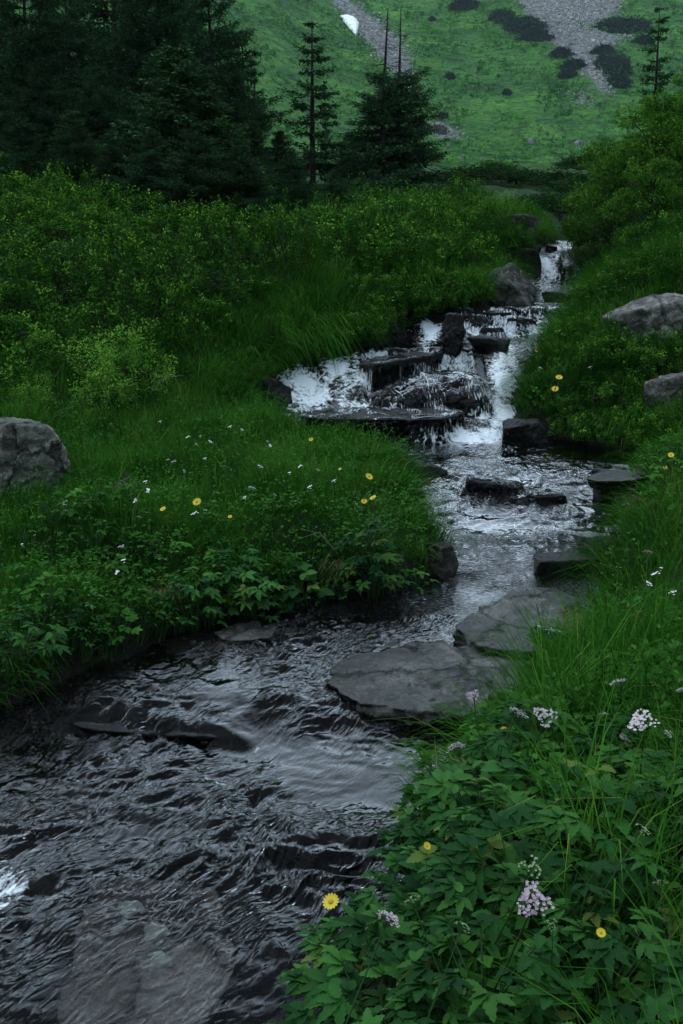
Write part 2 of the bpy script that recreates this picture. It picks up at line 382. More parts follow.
def ground_mat():
    m, nt, out = mat('ground_soil'); L = nt.links.new
    g = N(nt, 'ShaderNodeNewGeometry')
    n = N(nt, 'ShaderNodeTexNoise', Scale=3.0, Detail=9.0, Roughness=.7); L(g.outputs['Position'], n.inputs['Vector'])
    n2 = N(nt, 'ShaderNodeTexNoise', Scale=26.0, Detail=6.0); L(g.outputs['Position'], n2.inputs['Vector'])
    soil = ramp(nt, n.outputs['Fac'], [(.35, (.006, .005, .0035)), (.65, (.014, .012, .008))])
    green = ramp(nt, n2.outputs['Fac'], [(.3, (.007, .018, .004)), (.7, (.016, .042, .008))])
    a = N(nt, 'ShaderNodeAttribute', attribute_name='veg')
    c = mixc(nt, a.outputs['Fac'], soil, green)
    bedv = N(nt, 'ShaderNodeTexVoronoi', Scale=11.0); L(g.outputs['Position'], bedv.inputs['Vector'])
    bn = N(nt, 'ShaderNodeTexNoise', Scale=2.0, Detail=6.0); L(g.outputs['Position'], bn.inputs['Vector'])
    bed = ramp(nt, bn.outputs['Fac'], [(.35, (.010, .008, .007)), (.52, (.026, .020, .016)), (.7, (.055, .042, .033))])
    bv = ramp(nt, bedv.outputs['Distance'], [(0.0, (1.2, 1.2, 1.2)), (.6, (.35, .35, .35))])
    bed = mixc(nt, .8, bed, bv, 'MULTIPLY')
    ab = N(nt, 'ShaderNodeAttribute', attribute_name='bed')
    c = mixc(nt, ab.outputs['Fac'], c, bed)
    # far meadow, scree
    mp = N(nt, 'ShaderNodeMapping'); mp.inputs['Scale'].default_value = (.06, .10, .10); L(g.outputs['Position'], mp.inputs[0])
    f1 = N(nt, 'ShaderNodeTexNoise', Scale=1.0, Detail=12.0, Roughness=.72, Distortion=.5); L(mp.outputs[0], f1.inputs['Vector'])
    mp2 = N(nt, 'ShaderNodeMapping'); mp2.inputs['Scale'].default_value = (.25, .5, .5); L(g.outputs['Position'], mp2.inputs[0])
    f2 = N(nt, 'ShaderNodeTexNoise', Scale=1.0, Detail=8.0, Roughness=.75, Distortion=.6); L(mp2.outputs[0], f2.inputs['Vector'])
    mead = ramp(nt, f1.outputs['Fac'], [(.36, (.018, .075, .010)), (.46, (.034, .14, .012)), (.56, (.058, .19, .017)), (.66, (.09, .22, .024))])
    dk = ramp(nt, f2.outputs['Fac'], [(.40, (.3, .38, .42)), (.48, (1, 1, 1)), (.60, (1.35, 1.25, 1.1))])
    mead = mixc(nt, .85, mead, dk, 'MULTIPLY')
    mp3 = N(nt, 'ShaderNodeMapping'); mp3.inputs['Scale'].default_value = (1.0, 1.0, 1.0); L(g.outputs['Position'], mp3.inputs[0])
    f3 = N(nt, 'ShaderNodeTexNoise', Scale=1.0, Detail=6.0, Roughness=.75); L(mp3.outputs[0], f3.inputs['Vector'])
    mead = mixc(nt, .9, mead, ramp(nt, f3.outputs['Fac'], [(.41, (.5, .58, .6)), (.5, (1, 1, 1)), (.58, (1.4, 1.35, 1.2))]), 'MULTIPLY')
    vs = N(nt, 'ShaderNodeTexVoronoi', Scale=2.2); L(g.outputs['Position'], vs.inputs['Vector'])
    scree = ramp(nt, vs.outputs['Color'], [(.1, (.13, .125, .12)), (.9, (.36, .35, .34))])
    asr = N(nt, 'ShaderNodeAttribute', attribute_name='scree')
    sm = N(nt, 'ShaderNodeMath', operation='ADD'); L(asr.outputs['Fac'], sm.inputs[0])
    mm = N(nt, 'ShaderNodeMath', operation='MULTIPLY_ADD'); L(f2.outputs['Fac'], mm.inputs[0]); mm.inputs[1].default_value = 1.3; mm.inputs[2].default_value = -.65
    L(mm.outputs[0], sm.inputs[1])
    far = mixc(nt, ramp(nt, sm.outputs[0], [(.38, 0.0), (.66, 1.0)]), mead, scree)
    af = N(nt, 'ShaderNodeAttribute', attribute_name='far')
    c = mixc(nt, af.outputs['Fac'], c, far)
    p = N(nt, 'ShaderNodeBsdfPrincipled', Roughness=.9); p.inputs['Specular IOR Level'].default_value = .15
    L(c, p.inputs['Base Color'])
    b = N(nt, 'ShaderNodeBump', Strength=.6, Distance=.03); L(n2.outputs['Fac'], b.inputs['Height'])
    b2 = N(nt, 'ShaderNodeBump', Strength=1.0, Distance=2.4); L(f2.outputs['Fac'], b2.inputs['Height']); L(b.outputs[0], b2.inputs['Normal'])
    mxn = nt.nodes.new('ShaderNodeMix'); mxn.data_type = 'VECTOR'
    L(af.outputs['Fac'], mxn.inputs[0]); L(b.outputs[0], mxn.inputs[4]); L(b2.outputs[0], mxn.inputs[5]); L(mxn.outputs[1], p.inputs['Normal'])
    L(p.outputs[0], out.inputs[0]); return m
M['ground'] = ground_mat()

def water_mat():
    m, nt, out = mat('stream_water'); L = nt.links.new
    a = N(nt, 'ShaderNodeAttribute', attribute_name='flow'); af = N(nt, 'ShaderNodeAttribute', attribute_name='foam')
    n1 = N(nt, 'ShaderNodeTexNoise', Scale=1.0, Detail=1.0, Roughness=.35, Distortion=.9)
    mp = N(nt, 'ShaderNodeMapping'); mp.inputs['Scale'].default_value = (40, 17, 1); L(a.outputs['Vector'], mp.inputs[0]); L(mp.outputs[0], n1.inputs['Vector'])
    n2 = N(nt, 'ShaderNodeTexNoise', Scale=1.0, Detail=4.0, Roughness=.6, Distortion=.7)
    mp2 = N(nt, 'ShaderNodeMapping'); mp2.inputs['Scale'].default_value = (27, 15, 1); L(a.outputs['Vector'], mp2.inputs[0]); L(mp2.outputs[0], n2.inputs['Vector'])
    n3 = N(nt, 'ShaderNodeTexNoise', Scale=1.0, Detail=6.0, Roughness=.7)
    mp3 = N(nt, 'ShaderNodeMapping'); mp3.inputs['Scale'].default_value = (90, 60, 1); L(a.outputs['Vector'], mp3.inputs[0]); L(mp3.outputs[0], n3.inputs['Vector'])
    ch = N(nt, 'ShaderNodeAttribute', attribute_name='chop'); hm = N(nt, 'ShaderNodeMath', operation='MULTIPLY')
    L(n1.outputs['Fac'], hm.inputs[0]); L(ch.outputs['Fac'], hm.inputs[1])
    b = N(nt, 'ShaderNodeBump', Strength=1.0, Distance=.010); L(hm.outputs[0], b.inputs['Height'])
    fr = N(nt, 'ShaderNodeFresnel', IOR=1.38); L(b.outputs[0], fr.inputs['Normal'])
    tr = N(nt, 'ShaderNodeBsdfTransparent', Color=(.44, .46, .46, 1))
    gl = N(nt, 'ShaderNodeBsdfGlossy', Roughness=.03, Color=(1, 1, 1, 1)); L(b.outputs[0], gl.inputs['Normal'])
    mx = N(nt, 'ShaderNodeMixShader'); mr = N(nt, 'ShaderNodeMapRange'); L(fr.outputs[0], mr.inputs[0]); mr.inputs[1].default_value = .036; mr.inputs[2].default_value = .26; mr.inputs[3].default_value = .004; mr.inputs[4].default_value = .58
    L(mr.outputs[0], mx.inputs[0]); L(tr.outputs[0], mx.inputs[1]); L(gl.outputs[0], mx.inputs[2])
    fo = N(nt, 'ShaderNodeBsdfPrincipled', Roughness=.45); fo.inputs['Base Color'].default_value = (.74, .77, .79, 1)
    b2 = N(nt, 'ShaderNodeBump', Strength=.8, Distance=.02); L(n2.outputs['Fac'], b2.inputs['Height']); L(b2.outputs[0], fo.inputs['Normal'])
    n4 = N(nt, 'ShaderNodeTexNoise', Scale=1.0, Detail=3.0, Roughness=.5, Distortion=.3)
    mp4 = N(nt, 'ShaderNodeMapping'); mp4.inputs['Scale'].default_value = (64, 7, 1); L(a.outputs['Vector'], mp4.inputs[0]); L(mp4.outputs[0], n4.inputs['Vector'])
    fa = N(nt, 'ShaderNodeAttribute', attribute_name='film')
    nm = nt.nodes.new('ShaderNodeMix'); nm.data_type = 'FLOAT'; L(fa.outputs['Fac'], nm.inputs[0]); L(n2.outputs['Fac'], nm.inputs[2]); L(n4.outputs['Fac'], nm.inputs[3])
    # foam factor: where the noise of the threads and bubbles lies under the amount of foam
    mixn = N(nt, 'ShaderNodeMath', operation='MULTIPLY_ADD'); L(nm.outputs[0], mixn.inputs[0]); mixn.inputs[1].default_value = 1.6; mixn.inputs[2].default_value = -.8
    m3 = N(nt, 'ShaderNodeMath', operation='MULTIPLY_ADD'); L(n3.outputs['Fac'], m3.inputs[0]); m3.inputs[1].default_value = .4; m3.inputs[2].default_value = -.2
    ad = N(nt, 'ShaderNodeMath', operation='ADD'); L(mixn.outputs[0], ad.inputs[0]); L(m3.outputs[0], ad.inputs[1])
    ad2 = N(nt, 'ShaderNodeMath', operation='ADD'); L(ad.outputs[0], ad2.inputs[0]); L(af.outputs['Fac'], ad2.inputs[1])
    ff = ramp(nt, ad2.outputs[0], [(.36, 0.0), (.72, .95)])
    mf = N(nt, 'ShaderNodeMixShader'); L(ff, mf.inputs[0]); L(mx.outputs[0], mf.inputs[1]); L(fo.outputs[0], mf.inputs[2])
    L(mf.outputs[0], out.inputs[0]); return m
M['water'] = water_mat()

# ------------------------------------------------------------------ the ground: one sheet from behind the camera to the mountain
def spaced(lo, hi, base, growth, centre):
    out = [centre]; v = centre
    while v < hi: v += base + growth * abs(v - centre); out.append(v)
    v = centre; o2 = []
    while v > lo: v -= base + growth * abs(v - centre); o2.append(v)
    return np.array(o2[::-1] + out)
gxs = spaced(-260, 260, .05, .012, .3)
gys = np.concatenate([np.arange(-170, -6, 2.0), np.arange(-6, 1, .25), np.arange(1, 16, .045), spaced(16, 430, .06, .006, 16)])
X, Y = np.meshgrid(gxs, gys)
x, y = X.ravel(), Y.ravel()
z = terrain(x, y); z_ground = z
nx, ny = len(gxs), len(gys)
idx = np.arange(nx * ny).reshape(ny, nx)
Q = np.stack([idx[:-1, :-1], idx[:-1, 1:], idx[1:, 1:], idx[1:, :-1]], -1).reshape(-1, 4)
sdv = lookup(SD, x, y); sdv = np.where((np.abs(x) > 10) | (y > 24), 3, sdv)
screepx = [[(512, -6), (625, -6), (612, 17), (576, 26), (600, 33), (622, 38), (612, 46), (598, 50), (598, 66), (606, 84), (603, 92), (596, 84), (584, 70),
            (570, 56), (556, 44), (545, 30), (528, 12)], [(328, -8), (352, 4), (378, 22), (398, 42), (410, 66), (416, 90), (412, 100), (402, 84), (386, 62), (366, 40), (345, 14)],
           [(424, 126), (440, 122), (456, 130), (458, 138), (440, 138)], [(576, 96), (586, 94), (584, 104), (578, 104)]]
SCR = [np.array([hit_far(*p)[:2] for p in P]) for P in screepx]
scree = np.zeros(len(x))
fm = y > 150
for P in SCR:
    s, _ = poly_sd(P, np.stack([x[fm], y[fm]], 1))
    scree[fm] = np.maximum(scree[fm], 1 - sstep(-3, 3, s))
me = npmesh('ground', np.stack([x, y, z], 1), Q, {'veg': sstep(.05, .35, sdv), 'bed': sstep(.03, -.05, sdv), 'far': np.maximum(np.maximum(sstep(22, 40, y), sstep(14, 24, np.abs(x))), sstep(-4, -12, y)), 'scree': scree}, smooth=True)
kind(obj('ground', me, M['ground']), 'structure')

# ------------------------------------------------------------------ rocks
def cube_sphere(n):
    V, Q = [], []
    t = np.linspace(-1, 1, n + 1)
    t = np.tan(t * math.pi / 4)
    A, B = np.meshgrid(t, t)
    one = np.ones_like(A)
    base = 0
    for f in ((A, B, one), (-A, B, -one), (one, A, B), (-one, -A, B), (-A, one, B), (A, -one, B)):
        V.append(np.stack([g.ravel() for g in f], 1))
        i = np.arange((n + 1) ** 2).reshape(n + 1, n + 1) + base
        Q.append(np.stack([i[:-1, :-1], i[:-1, 1:], i[1:, 1:], i[1:, :-1]], -1).reshape(-1, 4))
        base += (n + 1) ** 2
    V = np.concatenate(V); Q = np.concatenate(Q)
    V /= np.linalg.norm(V, axis=1)[:, None]
    key = np.round(V * 1e5).astype(np.int64)
    _, first, inv = np.unique(key, axis=0, return_index=True, return_inverse=True)
    inv = inv.ravel()
    return V[first], inv[Q]
CS = {n: cube_sphere(n) for n in (14, 26, 44, 70)}

FILM = []
ROCKS = []
def rock(name, label, planes, size, loc, m, rz=0, n=26, k=14, rough=.05, seed=0, tilt=(0, 0), film=False, strata=0.0, cat='rock', group=None, power=1.0):
    """a rock from a smooth intersection of planes (normal, distance) in unit space, scaled to size, with noise on the surface"""
    D, Qd = CS[n]
    D = D.copy()
    acc = np.zeros(len(D))
    for nn, dd in planes:
        nn = np.asarray(nn, float); nn = nn / np.linalg.norm(nn)
        acc += np.maximum(D @ nn, 0) ** k / dd ** k
    V = D / (acc ** (1 / k))[:, None]
    lo, hi = V.min(0), V.max(0); V = ((V - lo) / (hi - lo) * 2 - 1) * (np.asarray(size) / 2)
    nr = V / np.maximum(np.linalg.norm(V, axis=1)[:, None], 1e-6)
    s = float(max(size)); p = V / s
    disp = pnoise3(p * 3.1 + seed * 3.7, seed) * .8 + (.5 - np.abs(pnoise3(p * 6 + seed, seed + 1))) * .5 + pnoise3(p * 14, seed + 2) * .32 + pnoise3(p * 32, seed + 3) * .16
    if strata:
        q = (p + .04 * pnoise3(p * 4, seed + 7)[:, None]) @ np.array([.15, .2, 1.0])
        disp = disp + .35 * (.5 - np.abs(pnoise3(p * 11 + seed, seed + 11))) + strata * (np.abs(((q * 14) % 1) - .5) * 2 - .5)
    V = V + nr * (disp * rough * min(s, 3 * min(size)))[:, None]
    o = obj(name, npmesh(name, V, Qd, smooth=True), m)
    o.location = loc; o.rotation_euler = (tilt[0], tilt[1], rz)
    tag(o, label, cat, group)
    ROCKS.append(o)
    if film: FILM.append((o, film))
    return o

def rnd_planes(seed, n=11, flat=.0):
    r = np.random.default_rng(seed)
    P = [((0, 0, 1), .95), ((0, 0, -1), 1.0)]
    for i in range(n + 3):
        a = 2 * math.pi * i / n + r.uniform(-.7, .7)
        e = r.uniform(-.35, .25) if i < n else r.uniform(.5, 1.1)
        P.append(((math.cos(a) * math.cos(e), math.sin(a) * math.cos(e), math.sin(e)), r.uniform(.66, 1.0)))
    return P

def boulder(label, px, row, wpx, hpx, m, deep=.8, seed=1, sink=.3, base=None, film=False, rz=0, n=26, rough=.055, name='rock', tilt=(0, 0), k=34, strata=0, group=None, planes=None):
    """a rock whose foot is seen at (px,row), wpx wide and hpx high in the picture"""
    if base is None: x, y, z = on_water(px, row)
    elif base == 'ground': x, y, z = hit(px, row)
    else:
        (x, y), z = on_plane(px, row, base), base
    d = project(x, y, z)[2]
    w = wpx / F * d; h = hpx / F * d
    H = h * (1 + sink)
    return rock(name, label, planes or rnd_planes(seed, 10), (w, w * deep, H), (x, y + w * deep * .40, z + h - H / 2), m, rz, n, k, rough, seed, tilt, film, strata, group=group)

def slab(label, px_poly, ztop, thick, m, seed=1, film=False, n=44, rough=.05, k=60, tilt=(0, 0), strata=.2, name='rock_slab', group=None, under=.5):
    P = np.array([on_plane(a, b, ztop) for a, b in px_poly])
    c = (P.min(0) + P.max(0)) / 2; size = P.max(0) - P.min(0)
    U = (P - c) / (size / 2)
    area = 0.5 * np.sum(U[:, 0] * np.roll(U[:, 1], -1) - np.roll(U[:, 0], -1) * U[:, 1])
    if area < 0: U = U[::-1]
    r = np.random.default_rng(seed); uf = thick / size[1]
    pl = [((r.uniform(-.04, .04), r.uniform(-.04, .04), 1), 1.0), ((0, 0, -1), 1.0)]
    for a, b in zip(U, np.roll(U, -1, 0)):
        e = b - a; nn = np.array([e[1], -e[0]]); nn /= max(np.linalg.norm(nn), 1e-6)
        dd = nn @ a
        if dd > .05: pl.append(((nn[0], nn[1], r.uniform(-.3, .25) * uf - (under * uf if nn[1] < -.3 else 0)), dd))
    return rock(name, label, pl, (size[0], size[1], thick), (c[0], c[1], ztop - thick / 2), m, 0, n, k, rough, seed, tilt, film, strata, group=group)

slab('broad flat wet slab with a dark undercut front edge in mid stream', [(334, 672), (352, 655), (392, 646), (470, 650), (526, 664), (528, 690), (498, 712), (420, 708), (366, 700)], .112, .24, M['slab_rock'], 3, n=70, tilt=(.03, -.02), rough=.085)
slab('pale worn slab beside the right bank, behind the broad flat slab', [(452, 628), (490, 606), (530, 588), (577, 578), (580, 610), (570, 640), (530, 652), (480, 648)], .15, .28, M['slab_rock'], 9, n=70, tilt=(-.02, .03), rough=.085)
slab('long black block jutting into the rapids from the right bank', [(524, 556), (566, 547), (610, 538), (625, 548), (604, 553), (560, 560), (528, 562)], .25, .30, M['wet_rock'], 13, rough=.025)
boulder('pale wedge of dry stone lying on the long black block', 594, 549, 42, 14, M['pale_rock'], .6, 21, base=.25, rz=.4)
boulder('black angular rock at the right water edge under a flat pale slab', 612, 498, 36, 26, M['wet_rock'], .8, 22, base=.36)
slab('thin flat slab lying on the black angular rock by the right bank', [(586, 478), (602, 470), (640, 469), (650, 474), (630, 480), (598, 481)], .54, .07, M['slab_rock'], 23, n=26)
boulder('small white stone in the water below the black angular rock', 624, 500, 24, 10, M['pale_rock'], .8, 24, base=.36, n=14)
slab('low water-covered ledge with a dark front at left of the stream', [(66, 716), (105, 706), (150, 712), (200, 712), (240, 724), (238, 734), (190, 737), (150, 730), (100, 728)], .040, .2, M['wet_rock'], 15, rough=.07, n=70)
boulder('leaning wet rock at the foot of the right grassy mound', 524, 446, 48, 26, M['wet_rock'], 1.0, 27, tilt=(.1, -.35))
slab('long black ledge across the foot of the cascade', [(302, 414), (335, 407), (400, 405), (440, 406), (458, 412), (436, 418), (380, 419), (330, 418)], .62, .30, M['wet_rock'], 29, film='some', rough=.08)
slab('small broken rock at the left end of the cascade ledge', [(318, 440), (340, 435), (356, 440), (348, 448), (326, 448)], .50, .16, M['wet_rock'], 30, n=26)
boulder('domed black rock with a thin curtain of water in the cascade', 436, 422, 136, 44, M['wet_rock'], .6, 33, film='all', base=.50, n=70, rough=.06, k=9, tilt=(-.1, -.02), planes=[((0, 0, -1), 1), ((.15, -.1, 1), .95), ((-.75, -.25, .85), .72), ((.8, -.3, .45), .85), ((-1, -.3, 0), .95), ((1, -.2, -.1), .95), ((0, -.8, .75), .85), ((-.2, -1, -.1), .95), ((.5, -1, .1), .95), ((0, 1, .1), .95), ((-.7, .7, 0), 1), ((.7, .7, 0), 1)])
boulder('dark blunt rock at the right shoulder of the domed rock', 470, 417, 44, 32, M['wet_rock'], .8, 88, base=.52, tilt=(0, .4), k=12)
slab('long tilted black slab above the domed rock in the cascade', [(362, 357), (385, 350), (440, 345), (474, 344), (484, 348), (440, 353), (390, 359)], .99, .46, M['wet_rock'], 36, n=70, rough=.05, tilt=(.0, -.07), film='thin')
boulder('upright black block splitting the upper cascade at its left', 455, 345, 21, 30, M['wet_rock'], .9, 38, base=1.06, k=14, rough=.09)
boulder('small black stone in the middle of the upper cascade', 489, 352, 42, 14, M['wet_rock'], .8, 40, base=None, n=14)
boulder('black corner rock at the right end of the middle step', 500, 352, 20, 13, M['wet_rock'], .9, 41, base=None, k=12, rough=.09)
for i, (px, row, w, h) in enumerate([(478, 330, 30, 14), (500, 326, 34, 13), (522, 334, 30, 15), (540, 320, 24, 12), (466, 318, 22, 9), (512, 316, 26, 8), (494, 340, 26, 12)]):
    boulder('rounded rock under running water in the upper cascade step', px, row, w, h, M['wet_rock'], .8, 50 + i, base=None, film='all', n=26, group='washed rocks of the upper cascade')
boulder('large pointed grey boulder below the highest waterfall', 515, 306, 52, 42, M['moss_rock'], .9, 61, base=None, n=44, planes=rnd_planes(61, 8) + [((.7, -.4, .75), .55), ((-.6, -.3, .9), .62)])
boulder('brown bank rock at left of the pointed grey boulder', 497, 290, 22, 24, M['bank_rock'], .9, 62, base=None)
boulder('dark rock at left of the highest waterfall', 529, 276, 28, 26, M['wet_rock'], .8, 63, base=None)
boulder('flat stone at the lip of the highest waterfall', 530, 252, 24, 8, M['wet_rock'], .8, 64, base=None, n=14)
boulder('small round stone at the right of the highest lip', 552, 250, 12, 5, M['wet_rock'], .8, 65, base=None, n=14)
boulder('brown earthy rock in the bank above the highest waterfall', 522, 238, 34, 22, M['bank_rock'], .8, 66, base='ground')
boulder('dark ledge stone under the shelf below the highest waterfall', 560, 302, 34, 10, M['wet_rock'], .7, 67, base=None, n=14)
boulder('broad pinkish grey boulder half buried at top of the right mound', 674, 334, 108, 34, M['pink_rock'], .8, 71, base='ground', n=44, k=24, tilt=(.1, -.35), sink=1.1)
boulder('lower pinkish boulder sunk in the right mound at the frame edge', 688, 408, 74, 36, M['pink_rock'], .8, 72, base='ground', n=44, k=24, tilt=(.1, -.3), sink=1.1)
boulder('large grey lichened boulder on the left bank meadow', 6, 510, 108, 86, M['dry_rock'], .85, 75, base='ground', n=70, sink=.35, rough=.05, k=26)
boulder('flat black stone in the rapids above the grassy tip', 424, 478, 48, 12, M['wet_rock'], .8, 81, n=26)
boulder('smaller dark stone just behind the flat stone in the rapids', 410, 467, 30, 8, M['wet_rock'], .8, 82, n=14)
boulder('rounded rock under the riffle in the middle of the rapids', 497, 500, 56, 18, M['wet_rock'], .8, 83, film='all')
boulder('low rock under the riffle toward the right of the rapids', 549, 508, 42, 12, M['wet_rock'], .8, 84, film='all')
boulder('dark rock at the tip of the grassy left bank', 443, 580, 32, 34, M['bank_rock'], .9, 85)
boulder('small stone in the rapids near the tip of the left bank', 402, 592, 30, 10, M['wet_rock'], .8, 86, n=14, film='all')
boulder('water-washed hump at the right edge beside the pale slab', 560, 664, 48, 28, M['wet_rock'], .9, 87, film='all')
boulder('small brown stone under the dry grass tuft of the right bank', 574, 626, 20, 20, M['bank_rock'], .9, 89, n=14)
boulder('dark stone at the left cascade foot under overhanging grass', 277, 412, 30, 32, M['wet_rock'], .9, 90)
slab('low brown shelf at the foot of the left bank', [(160, 640), (195, 630), (228, 636), (224, 650), (180, 654)], .095, .10, M['brown_rock'], 91, n=26)
slab('thin wet shelf at the left bank nearest the grassy tip', [(214, 630), (246, 620), (276, 624), (272, 636), (230, 640)], .11, .10, M['slab_rock'], 92, n=26)
boulder('bare grey stone in the left bank at the frame edge', 10, 692, 36, 38, M['bank_rock'], .8, 93)
boulder('larger bare stone in the left bank beside the edge stone', 46, 678, 44, 36, M['bank_rock'], .8, 94)
boulder('small pale bank stone nearest the left ledge', 70, 672, 14, 14, M['dry_rock'], .8, 95, n=14)
boulder('brown bank rock showing through grass beside the cascade', 388, 330, 24, 14, M['bank_rock'], .8, 96, base='ground')
boulder('small bank rock under grass at left of the cascade', 352, 318, 18, 10, M['bank_rock'], .8, 97, base='ground')
s1 = slab('pinkish brown slab under shallow water at the bottom left', [(60, 1010), (82, 915), (125, 872), (215, 890), (230, 960), (190, 1040), (90, 1060)], -.05, .16, M['shallow_rock'], 98, n=70, rough=.045, k=16)
slab('dark slab under water at the bottom beside the pinkish slab', [(225, 925), (300, 905), (345, 930), (310, 1010), (230, 1040)], -.10, .14, M['wet_rock'], 99, n=44)
slab('grey slab under shallow water below the left ledge', [(100, 800), (180, 770), (260, 790), (240, 850), (130, 860)], -.12, .12, M['wet_rock'], 100, n=44)
for i, (px, row, w, hh) in enumerate([(440, 750, 70, .05), (300, 690, 60, .06), (330, 810, 80, .05), (60, 780, 80, .06), (20, 885, 60, .03), (240, 660, 50, .05), (380, 640, 60, .06)]):
    x_, y_ = on_plane(px, row, 0)[:2]; wl = float(Wl(y_))
    s = w / F * project(x_, y_, 0)[2]
    rock('rock', 'dim cobble lying under the water of the lower stream', rnd_planes(120 + i), (s, s * .8, .16), (x_, y_, wl - hh - .08 + (.03 if i == 4 else 0)), M['brown_rock'] if i % 2 else M['wet_rock'], i, 26, 10, .05, 120 + i, group='cobbles under the lower stream', film='all' if i == 4 else False)
bpy.context.view_layer.update()

# lichen on the shallow slab
def on_rock(o, px, row):
    r = Vector(ray(px, row)); inv = o.matrix_world.inverted()
    a = inv @ Vector((0, 0, ZC)); b = (inv.to_3x3() @ r).normalized()
    ok, p, n, _ = o.ray_cast(a, b)
    return (o.matrix_world @ p) if ok else None
for i, (px, row, rad) in enumerate([(130, 910, .034), (155, 934, .036), (160, 963, .032)]):
    p = on_rock(s1, px, row)
    if p is None: continue
    n = 20; V = [(0, 0, .012)]; Fc = []
    for ring, (rr, zz) in enumerate(((.5, .012), (.85, .010), (1, -.004))):
        for k in range(n):
            a = 2 * math.pi * k / n
            r_ = rad * rr * (1 + .22 * math.sin(3 * a + i) + .12 * math.sin(7 * a + 2 * i))
            V.append((r_ * math.cos(a), r_ * math.sin(a), zz))
    for k in range(n):
        k2 = (k + 1) % n
        Fc.append((0, 1 + k, 1 + k2))
        for ring in (0, 1):
            a0 = 1 + ring * n; a1 = a0 + n
            Fc.append((a0 + k, a1 + k, a1 + k2)); Fc.append((a0 + k, a1 + k2, a0 + k2))
    o = obj('lichen_patch', npmesh('lichen_patch', V, Fc, smooth=True), M['lichen'], s1)
    o.location = s1.matrix_world.inverted() @ (p + Vector((0, 0, .004)))

# ------------------------------------------------------------------ the water surface
wy = [1.0]
while wy[-1] < 15.5:
    v = wy[-1]; wy.append(v + (.006 + .0012 * v if v < 7.8 else (.014 if v < 10.6 else (.05 if v < 13.1 else .016))))
wy = np.array(wy); wx = np.arange(-3.0, 4.0, .0105)
X, Y = np.meshgrid(wx, wy); x, y = X.ravel(), Y.ravel()
sd = lookup(SD, x, y)
base = Wl(y)
lat = .045 * pnoise(x * 3.2, y * 1.3, 71) + .02 * pnoise(x * 9, y * 3, 72)
steep = np.clip((np.interp(y + .08, wy, Wl(wy)) - np.interp(y - .08, wy, Wl(wy))) / .16, 0, 2)
W2 = Wl(y + lat * sstep(7.5, 8.2, y) * 3 + .05 * pnoise(x * 2.3, y, 73) * sstep(4.4, 5, y))
# ripples: turbulence, drawn out along the flow
ang = np.interp(y, [0, 3, 4.5, 5.5, 7.5, 9, 14], [-2.35, -2.3, -2.3, -1.9, -1.5, -1.75, -2.0])
ca, sa = np.cos(ang), np.sin(ang)
al, ac = x * ca + y * sa, -x * sa + y * ca
al = x * math.cos(-2.2) + y * math.sin(-2.2); ac = -x * math.sin(-2.2) + y * math.cos(-2.2)
wxn, wyn = .20 * pnoise(x * 2.6, y * 2.6, 81) + .06 * pnoise(x * 8, y * 8, 89), .20 * pnoise(x * 2.6, y * 2.6, 82) + .06 * pnoise(x * 8, y * 8, 90)
al2, ac2 = al + wxn, ac + wyn
rip = .30 * pnoise(al2 * 2.6, ac2 * 5, 83) + .40 * (.5 - np.abs(pnoise(al2 * 4.6, ac2 * 9, 84))) + .34 * (.5 - np.abs(pnoise(al2 * 8.5, ac2 * 16, 85))) + .22 * (.5 - np.abs(pnoise(al2 * 15, ac2 * 27, 86))) + .10 * pnoise(al2 * 28, ac2 * 46, 87)
turb = np.interp(y, [1, 3, 3.5, 4.6, 5, 5.6, 6.8, 7.4, 7.8, 8.2, 10, 10.6, 13, 13.4], [.055, .055, .05, .045, .085, .085, .075, .03, .04, .035, .035, .016, .02, .03])
calm = 1 - .7 * np.exp(-(((x - .95) / .55) ** 2 + ((y - 7.35) / .35) ** 2))
turb = turb * calm * (1 - .8 * np.exp(-(((x + .50) / .36) ** 2 + ((y - 2.2) / .34) ** 2))) * (1 + .5 * pnoise(x * .9, y * .9, 88))
mk = sstep(.18, .30, x) * sstep(1.30, 1.20, x) * sstep(8.25, 8.4, y) * sstep(9.5, 9.3, y)
W2 = W2 * (1 - mk) + np.minimum(W2, .57) * mk
A_, B_ = on_water(66, 722), on_water(242, 742)
Yf = np.interp(x, [A_[0], B_[0]], [A_[1], B_[1]]) + .05 * pnoise(x * 4, y * 0, 75)
W2 = W2 + .05 * sstep(-.07, .03, y - Yf) * np.exp(-np.maximum(0, y - Yf) / .35) * sstep(A_[0] - .12, A_[0] + .1, x) * sstep(B_[0] + .1, B_[0] - .1, x)
chop = np.clip(.80 + 1.25 * pnoise(x * 1.7 + 3, y * 1.7, 76) + .35 * pnoise(x * 5, y * 5, 77), .18, 1.6)
chop = chop * (1 - .7 * np.exp(-(((x + .50) / .36) ** 2 + ((y - 2.2) / .34) ** 2)))
turb = turb * np.maximum(chop, .18)
zw = W2 + rip * turb
